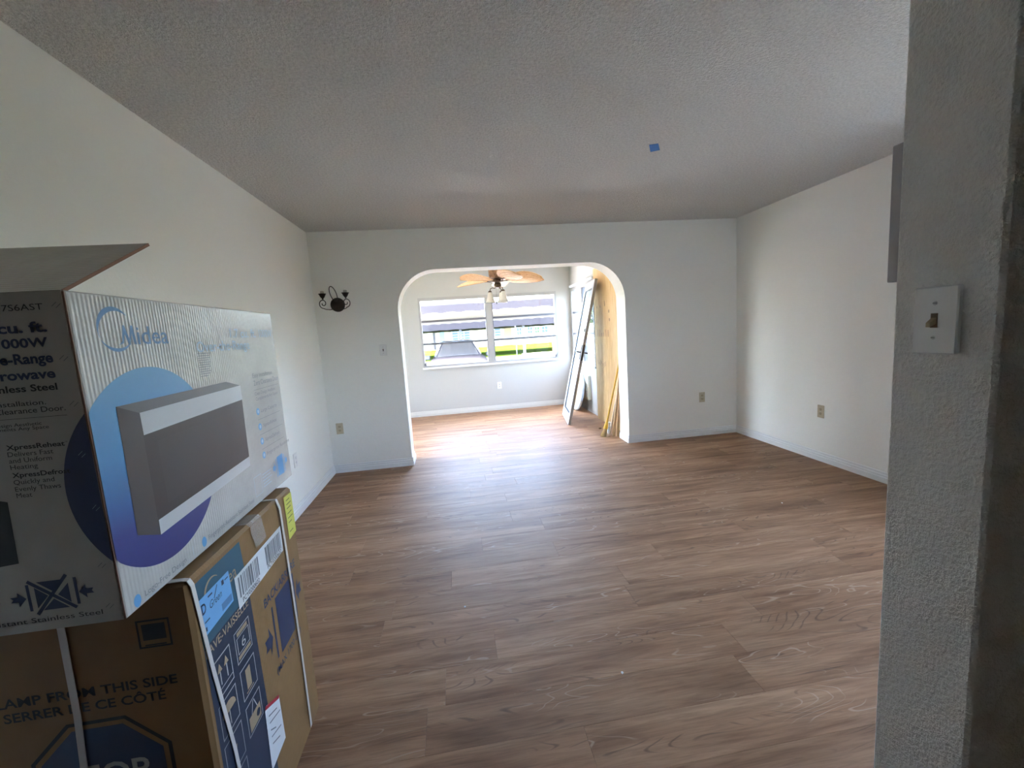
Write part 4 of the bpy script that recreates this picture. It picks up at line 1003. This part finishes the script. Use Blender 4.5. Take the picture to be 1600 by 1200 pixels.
for x, y_, wh in crumbs:
    bm = B(); bmesh.ops.create_icosphere(bm, subdivisions=1, radius=0.006)
    for v in bm.verts: v.co = Vector((v.co.x*rs.uniform(0.7, 1.4), v.co.y*rs.uniform(0.7, 1.4), v.co.z*0.5+0.0032))
    o = obj('plaster_crumb', bm, M_WHITEP); o.location = (x, y_, 0); tag(o, 'tiny white plaster crumb on the plank floor ' + wh, 'crumb', 'crumbs on the floor')

# ------------------------------------------------------------------ outside
GZ = -0.40
lawn = tag(obj('lawn', bx((-60, -40, GZ-0.2), (80, 120, GZ)), M_GRASS), 'bright green lawn between the driveway and the far building', 'lawn', kind='structure')
tag(obj('driveway', bx((-40, 8.5, GZ), (50, 14.0, GZ+0.02)), M_DRIVE), 'unseen concrete apron before the parked car, kept pale to bounce light', 'driveway', kind='structure')  # near stretch is out of view, bright to throw light onto the ceiling
tag(obj('driveway_shaded', bx((-40, 14.0, GZ), (50, 29.5, GZ+0.02)), mat('driveway_painted_shade', (0.050, 0.054, 0.064), 0.9, spec=0.0)), 'far driveway coloured blue grey for the carport shade', 'lane', kind='structure')  # carport shade on the driveway put into the ground colour

tag(obj('terrace', bx((-9, SFY+0.165, GZ), (9, 8.48, GZ+0.03)), mat('terrace_bounce', (0.62, 0.59, 0.54), 0.9, spec=0.1)), 'unseen pale terrace added to bounce light through the sunroom window', 'terrace', kind='structure')  # out of view, added as a bright ground to bounce sun indoors
tag(obj('patio', bx((XR+T+0.02, -6, GZ), (14, 7.4, GZ+0.03)), mat('patio_bounce', (0.07, 0.068, 0.062), 0.9, spec=0.1)), 'unseen patio added outside the right wall for bounced light, toned dark', 'patio', kind='structure')  # out of view, added for bounce and darkened to spare the ceiling
# near carport roof: wavy edged pans
def carport(name, label, x0, x1, y0, y1, z, fh, rz, pans, loc, deck_m=None):
    root = thing(name, label, 'carport', loc, rz)
    n = int((x1-x0)/pans); bm = B(); vs0 = []
    m_ = 6*n
    def prof(i): t_ = (i % 6)/6.0; return 0.035*math.sin(PI*t_)
    # corrugated deck
    top = []; bot = []
    for i in range(m_+1):
        x = x0+(x1-x0)*i/m_; zz = z+prof(i)
        top.append((bm.verts.new((x, y0, zz+0.03)), bm.verts.new((x, y1, zz+0.03-0.10)))); bot.append((bm.verts.new((x, y0, zz)), bm.verts.new((x, y1, zz-0.10))))
    for i in range(m_):
        bm.faces.new((top[i][0], top[i+1][0], top[i+1][1], top[i][1])); bm.faces.new((bot[i][0], bot[i][1], bot[i+1][1], bot[i+1][0]))
        bm.faces.new((top[i][0], bot[i][0], bot[i+1][0], top[i+1][0])); bm.faces.new((top[i][1], top[i+1][1], bot[i+1][1], bot[i][1]))
    o = _obj('deck', bm, deck_m or M_SOFFIT, root)
    bm = B(); 
    for i in range(m_):
        xa, xb = x0+(x1-x0)*i/m_, x0+(x1-x0)*(i+1)/m_; za, zb = z-0.02+prof(i), z-0.02+prof((i+1) if (i+1) % 6 else 0)
        q = [bm.verts.new(c) for c in ((xa, y0-0.05, za), (xb, y0-0.05, zb), (xb, y0-0.05, z+fh), (xa, y0-0.05, z+fh))]; r_ = [bm.verts.new((v.co.x, y0-0.005, v.co.z)) for v in q]
        bm.faces.new(q); bm.faces.new(r_[::-1])
        for k in range(4): bm.faces.new((q[k], r_[k], r_[(k+1) % 4], q[(k+1) % 4]))
    bmesh.ops.remove_doubles(bm, verts=bm.verts[:], dist=1e-4)
    _obj('fascia', bm, M_FASCIA, root)
    return root
cp1 = carport('carport', 'near carport roof with a scalloped mauve edge above the parked car', -7, 4.2, 0, 10.0, 2.03, 0.235, math.radians(-7), 0.55, (0, 13.2, 0))
for x in (-5.5, 0.80): _obj('carport_post', bx((x-0.06, 9.0, GZ+0.02), (x+0.06, 9.12, 1.96)), M_POSTW, cp1)
cp2 = carport('carport', 'distant carport roof in front of the cream building', -16, 26, 0, 8.0, 1.70, 0.42, math.radians(-1.0), 1.2, (0, 31.0, 0), mat('deck_mauve', (0.14, 0.12, 0.16), 0.8, spec=0.0))
for x, wd, mt_ in ((0.55, 0.10, M_POSTG), (5.17, 0.10, M_POSTW), (-6, 0.1, M_POSTW), (12, 0.1, M_POSTW)):
    _obj('carport_post', bx((x-wd, 0.2, GZ), (x+wd, 0.2+2*wd, 1.72)), mt_, cp2)
tag(obj('thin_pole', tube(B(), [(4.50, 30.6, GZ), (4.50, 30.6, 1.7)], 0.045, 8), M_POSTG), 'thin grey pole left of the white carport post', 'pole')

# far building
bl_ = thing('far_building', 'long cream single storey building beyond the lawn', 'building', (4, 52, GZ))
obj('wall', bx((-22, 52, GZ), (32, 62, 2.25)), M_CREAM, bl_)
bm = B(); prism(bm, [(-23, 2.2), (33, 2.2), (33, 2.75), (-23, 2.75)], lambda p: (p[0], 51.0, p[1]), lambda p: (p[0], 51.2, p[1])); obj('fascia', bm, M_FASCIA, bl_)
bm = B()
vs = [bm.verts.new(c) for c in ((-23, 51, 2.75), (33, 51, 2.75), (33, 63, 2.75), (-23, 63, 2.75), (-17, 57, 4.0), (27, 57, 4.0))]
for q in ((0,1,5,4), (1,2,5), (2,3,4,5), (3,0,4), (3,2,1,0)): bm.faces.new([vs[i] for i in q])
obj('roof', bm, M_ROOFPALE, bl_)
def far_window(x0, x1, z0, z1, pane=M_PANEFAR, nx_=2, nz_=2):
    f_ = obj('window_frame', bx((x0-0.08, 51.93, z0-0.08), (x1+0.08, 52.0, z1+0.08)), M_FARFRAME, bl_)
    for i in range(nx_):
        for k in range(nz_):
            a0 = x0+(x1-x0)*i/nx_+0.03; a1 = x0+(x1-x0)*(i+1)/nx_-0.03; b0 = z0+(z1-z0)*k/nz_+0.03; b1 = z0+(z1-z0)*(k+1)/nz_-0.03
            _obj('pane', bx((a0, 51.91, b0), (a1, 51.932, b1)), pane, f_).matrix_parent_inverse = f_.matrix_parent_inverse.copy() if False else Matrix.Identity(4)
            
for a in ((-0.10, 2.05, 0.65, 1.92, M_PANEFAR, 3, 4), (5.02, 5.79, 0.80, 1.78, M_PANEFAR, 1, 3), (7.78, 8.36, 0.78, 1.68, M_PANEFAR, 2, 2), (9.14, 9.73, 0.85, 1.68, M_PANEFAR, 2, 2), (10.02, 10.62, 0.87, 1.62, M_PANEGREEN, 2, 2), (10.91, 11.67, 0.88, 1.64, M_PANEFAR, 2, 2), (-7.5, -5.5, 0.7, 1.9, M_PANEFAR, 3, 3), (14, 16, 0.7, 1.8, M_PANEFAR, 3, 3)): far_window(*a)
obj('door', bx((-1.53, 51.9, GZ+0.1), (-1.02, 52, 1.93)), M_FARDOOR, bl_)
obj('door', bx((-2.36, 51.9, GZ+0.1), (-2.12, 52, 1.80)), M_FARDARK, bl_)
obj('screen', bx((6.2, 51.88, GZ), (7.1, 52, 1.86)), M_FARTAN, bl_)
for x in (-3.3, -2.75, -1.8, -0.55, 4.4, 8.75):
    obj('pilaster', bx((x-0.10, 51.75, GZ), (x+0.10, 52, 2.2)), M_CREAM2, bl_)
# taller roof behind
hr = thing('hipped_house', 'pale hipped roof house showing above the carport edge at left', 'house', (0.5, 66, GZ))
obj('wall', bx((-9, 64.0, GZ), (5.0, 74, 4.4)), M_CREAM2, hr)
bm = B(); vs = [bm.verts.new(c) for c in ((-10, 63.5, 4.4), (6.2, 63.5, 4.4), (6.2, 75, 4.4), (-10, 75, 4.4), (-5, 69, 7.0), (2.0, 69, 7.0))]
for q in ((0,1,5,4), (1,2,5), (2,3,4,5), (3,0,4), (3,2,1,0)): bm.faces.new([vs[i] for i in q])
obj('roof', bm, M_ROOFPALE, hr)

# porch post and garden walls outside the sunroom
tag(obj('porch_post', bx((2.78, 9.90, GZ+0.02), (3.12, 10.1, 2.55), 0.01), M_STUCCO_OUT), 'beige porch post outside the side window', 'post')
bw = thing('brick_wall', 'low brick garden wall outside right of the window', 'wall', (3.6, 12.1, GZ))
obj('core', bx((2.86, 12.02, GZ+0.02), (5.6, 12.18, 1.15)), M_MORTAR, bw)
for k in range(17):
    z = GZ+0.02+k*0.090
    bm = B(); nb = 10; offx = 0.13 if k % 2 else 0.0
    for i in range(nb):
        xa = 2.85+offx+i*0.27; box(bm, (max(2.85, xa-offx*(1 if i == 0 else 0)), 12.0, z), (xa+0.255, 12.2, z+0.070))
    obj('brick_course', bm, M_BRICK if k < 6 else M_BRICKY, bw)
gw = thing('garden_wall', 'low cream planter wall outside the right window half', 'planter', (2.4, 11.9, GZ))
obj('body', bx((1.98, 11.6, GZ+0.02), (2.84, 12.2, 0.60)), M_CREAM2, gw)
obj('cap', bx((1.94, 11.55, 0.60), (2.86, 12.25, 0.68), 0.015), M_CREAM2, gw)

# shrub beyond the side window
sb = thing('shrub', 'leafy green shrub behind the brick garden wall', 'shrub', (5.6, 15.5, GZ))
bm = B(); rs = random.Random(21)
for k in range(900):
    th2, ph = rs.uniform(0, 2*PI), math.acos(rs.uniform(-0.6, 1)); rr = 0.9*rs.uniform(0.75, 1.05)
    p = Vector((5.6+rr*math.sin(ph)*math.cos(th2), 15.5+rr*math.sin(ph)*math.sin(th2), 1.2+1.3*rr*math.cos(ph)))
    a, b = Vector((rs.uniform(-1, 1), rs.uniform(-1, 1), rs.uniform(-1, 1))).normalized()*0.10, Vector((rs.uniform(-1, 1), rs.uniform(-1, 1), rs.uniform(-1, 1))).normalized()*0.05
    bm.faces.new([bm.verts.new(p-a), bm.verts.new(p+b), bm.verts.new(p+a), bm.verts.new(p-b)])
obj('foliage', bm, M_LEAF, sb)
obj('stem', tube(B(), [(5.6, 15.5, GZ), (5.62, 15.5, 0.4), (5.58, 15.52, 1.1)], [0.05, 0.04, 0.02], 8), M_BARK, sb)

# unseen hedge, added to cut daylight at the side window
hg = thing('hedge', 'unseen green hedge added to dim the side sunroom window', 'hedge', (4.9, 7.0, GZ))
bm = B(); rs = random.Random(33)
for k in range(5200):
    fc = rs.random()
    if fc < 0.5: p = Vector((4.45+rs.uniform(-0.08, 0.10), rs.uniform(5.0, 9.2), rs.uniform(GZ+0.05, 1.75)))
    elif fc < 0.8: p = Vector((rs.uniform(4.45, 5.2), rs.uniform(5.0, 9.2), 1.75+rs.uniform(-0.10, 0.10)))
    else: p = Vector((rs.uniform(4.45, 5.2), 9.2+rs.uniform(-0.1, 0.08), rs.uniform(GZ+0.05, 1.75)))
    a = Vector((rs.uniform(-1, 1), rs.uniform(-1, 1), rs.uniform(-1, 1))).normalized()*0.075; b = Vector((rs.uniform(-1, 1), rs.uniform(-1, 1), rs.uniform(-1, 1))).normalized()*0.045
    bm.faces.new([bm.verts.new(p-a), bm.verts.new(p+b), bm.verts.new(p+a), bm.verts.new(p-b)])
obj('foliage', bm, M_LEAF, hg)
obj('core', bx((4.55, 5.1, GZ), (5.15, 9.1, 1.66), 0.05), mat('hedge_core', (0.008, 0.016, 0.004), 0.9), hg)
# ------------------------------------------------------------------ parked car, facing the window
car = thing('parked_car', 'silver car parked nose-on under the near carport', 'car', (0.12, 12.3, GZ+0.02))
def cobj(name, bm, m_, par=None, smooth=False): return _obj(name, bm, m_, par or car, smooth)
st = [(0.0, 0.34, 0.62, 0.62), (0.06, 0.26, 0.76, 0.78), (0.25, 0.22, 0.88, 0.86), (0.7, 0.20, 0.98, 0.90), (1.25, 0.20, 1.05, 0.91), (2.2, 0.20, 1.02, 0.92), (3.6, 0.20, 1.04, 0.91), (4.3, 0.24, 1.02, 0.88), (4.5, 0.32, 0.92, 0.80)]
bm = B(); rings = []
for (yy, zb, zt, hw) in st:
    pr_ = [(-hw*0.92, zb), (-hw, zb+0.12), (-hw, zt-0.16), (-hw*0.93, zt-0.05), (-hw*0.70, zt), (-hw*0.3, zt+0.012), (hw*0.3, zt+0.012), (hw*0.70, zt), (hw*0.93, zt-0.05), (hw, zt-0.16), (hw, zb+0.12), (hw*0.92, zb)]
    rings.append([bm.verts.new((x, yy, z)) for x, z in pr_])
for A, D in zip(rings, rings[1:]):
    for k in range(12): bm.faces.new((A[k], A[(k+1) % 12], D[(k+1) % 12], D[k]))
bm.faces.new(rings[0][::-1]); bm.faces.new(rings[-1])
cobj('body', bm, M_CAR, None, True)
# cabin: base and roof outlines
base = [(-0.72, 1.22), (0.72, 1.22), (0.80, 2.2), (0.74, 3.85), (-0.74, 3.85), (-0.80, 2.2)]
roof = [(-0.50, 2.02), (0.50, 2.02), (0.58, 2.5), (0.54, 3.35), (-0.54, 3.35), (-0.58, 2.5)]
zb, zr = 1.035, 1.475
bm = B(); a = [bm.verts.new((x, y_, zb)) for x, y_ in base]; b = [bm.verts.new((x, y_, zr)) for x, y_ in roof]
for k in range(6): bm.faces.new((a[k], a[(k+1) % 6], b[(k+1) % 6], b[k]))
bm.faces.new(a[::-1]); bm.faces.new(b); cobj('pillar_shell', bm, M_CAR)
bm = B(); rr_ = [(-0.50, 2.0), (0.50, 2.0), (0.59, 2.5), (0.55, 3.38), (-0.55, 3.38), (-0.59, 2.5)]
a = [bm.verts.new((x, y_, zr-0.005)) for x, y_ in rr_]; b = [bm.verts.new((x*0.86, y_*0.9+0.27, zr+0.045)) for x, y_ in rr_]
for k in range(6): bm.faces.new((a[k], a[(k+1) % 6], b[(k+1) % 6], b[k]))
bm.faces.new(a[::-1]); bm.faces.new(b); cobj('roof', bm, M_CAR)
def quad_glass(name, k, shrink=0.06):
    a0, a1 = Vector((*base[k], zb)), Vector((*base[(k+1) % 6], zb)); b0, b1 = Vector((*roof[k], zr)), Vector((*roof[(k+1) % 6], zr))
    def P(u, v): return (a0.lerp(a1, u)).lerp(b0.lerp(b1, u), v)
    n = (a1-a0).cross(b0-a0).normalized()
    if n.dot((a0+a1)/2-Vector((0, 2.5, zb))) < 0: n = -n
    bm = B(); vs = [bm.verts.new(P(u, v)+n*0.006) for u, v in ((shrink, 0.05), (1-shrink, 0.05), (1-shrink, 0.94), (shrink, 0.94))]; bm.faces.new(vs)
    vs2 = [bm.verts.new(v.co-n*0.004) for v in vs]; bm.faces.new(vs2[::-1])
    for q in range(4): bm.faces.new((vs[q], vs2[q], vs2[(q+1) % 4], vs[(q+1) % 4]))
    return cobj(name, bm, M_CARGLASS)
quad_glass('windshield', 0, 0.035)
for k in (1, 2, 4, 5): quad_glass('side_window', k)
quad_glass('rear_window', 3)
for s in (-1, 1):
    bm = B(); box(bm, (s*0.90 if s > 0 else -1.08, 1.55, 0.98), (1.08 if s > 0 else -0.90, 1.67, 1.12), None, 0.02); cobj('mirror', bm, M_CARBLACK)
    bm = B(); box(bm, (min(s*0.45, s*0.78), -0.01+0.02, 0.60), (max(s*0.45, s*0.78), 0.12, 0.74), None, 0.02); cobj('headlight', bm, M_CARLIGHT)
    for yy in (0.85, 3.55):
        wh = cobj('wheel', lathe(B(), [(0.20, -0.10), (0.32, -0.10), (0.335, -0.06), (0.335, 0.06), (0.32, 0.10), (0.20, 0.10)], 28, Matrix.Translation((s*0.83, yy, 0.335)) @ Matrix.Rotation(PI/2, 4, 'Y')), M_TYRE)
        _obj('rim', lathe(B(), [(0.20, -0.085), (0.20, 0.085)], 24, Matrix.Translation((s*0.83, yy, 0.335)) @ Matrix.Rotation(PI/2, 4, 'Y')), M_ALU, wh)
bm = B()
for k in range(4): box(bm, (-0.42, -0.012, 0.50+0.05*k), (0.42, 0.03, 0.525+0.05*k))
cobj('grille', bm, M_CARBLACK)
for x in (-0.30, 0.05):
    bm = B(); tube(bm, [(x, 1.20, 1.075), (x+0.5, 1.23, 1.085)], 0.010, 6); cobj('wiper', bm, M_CARBLACK)
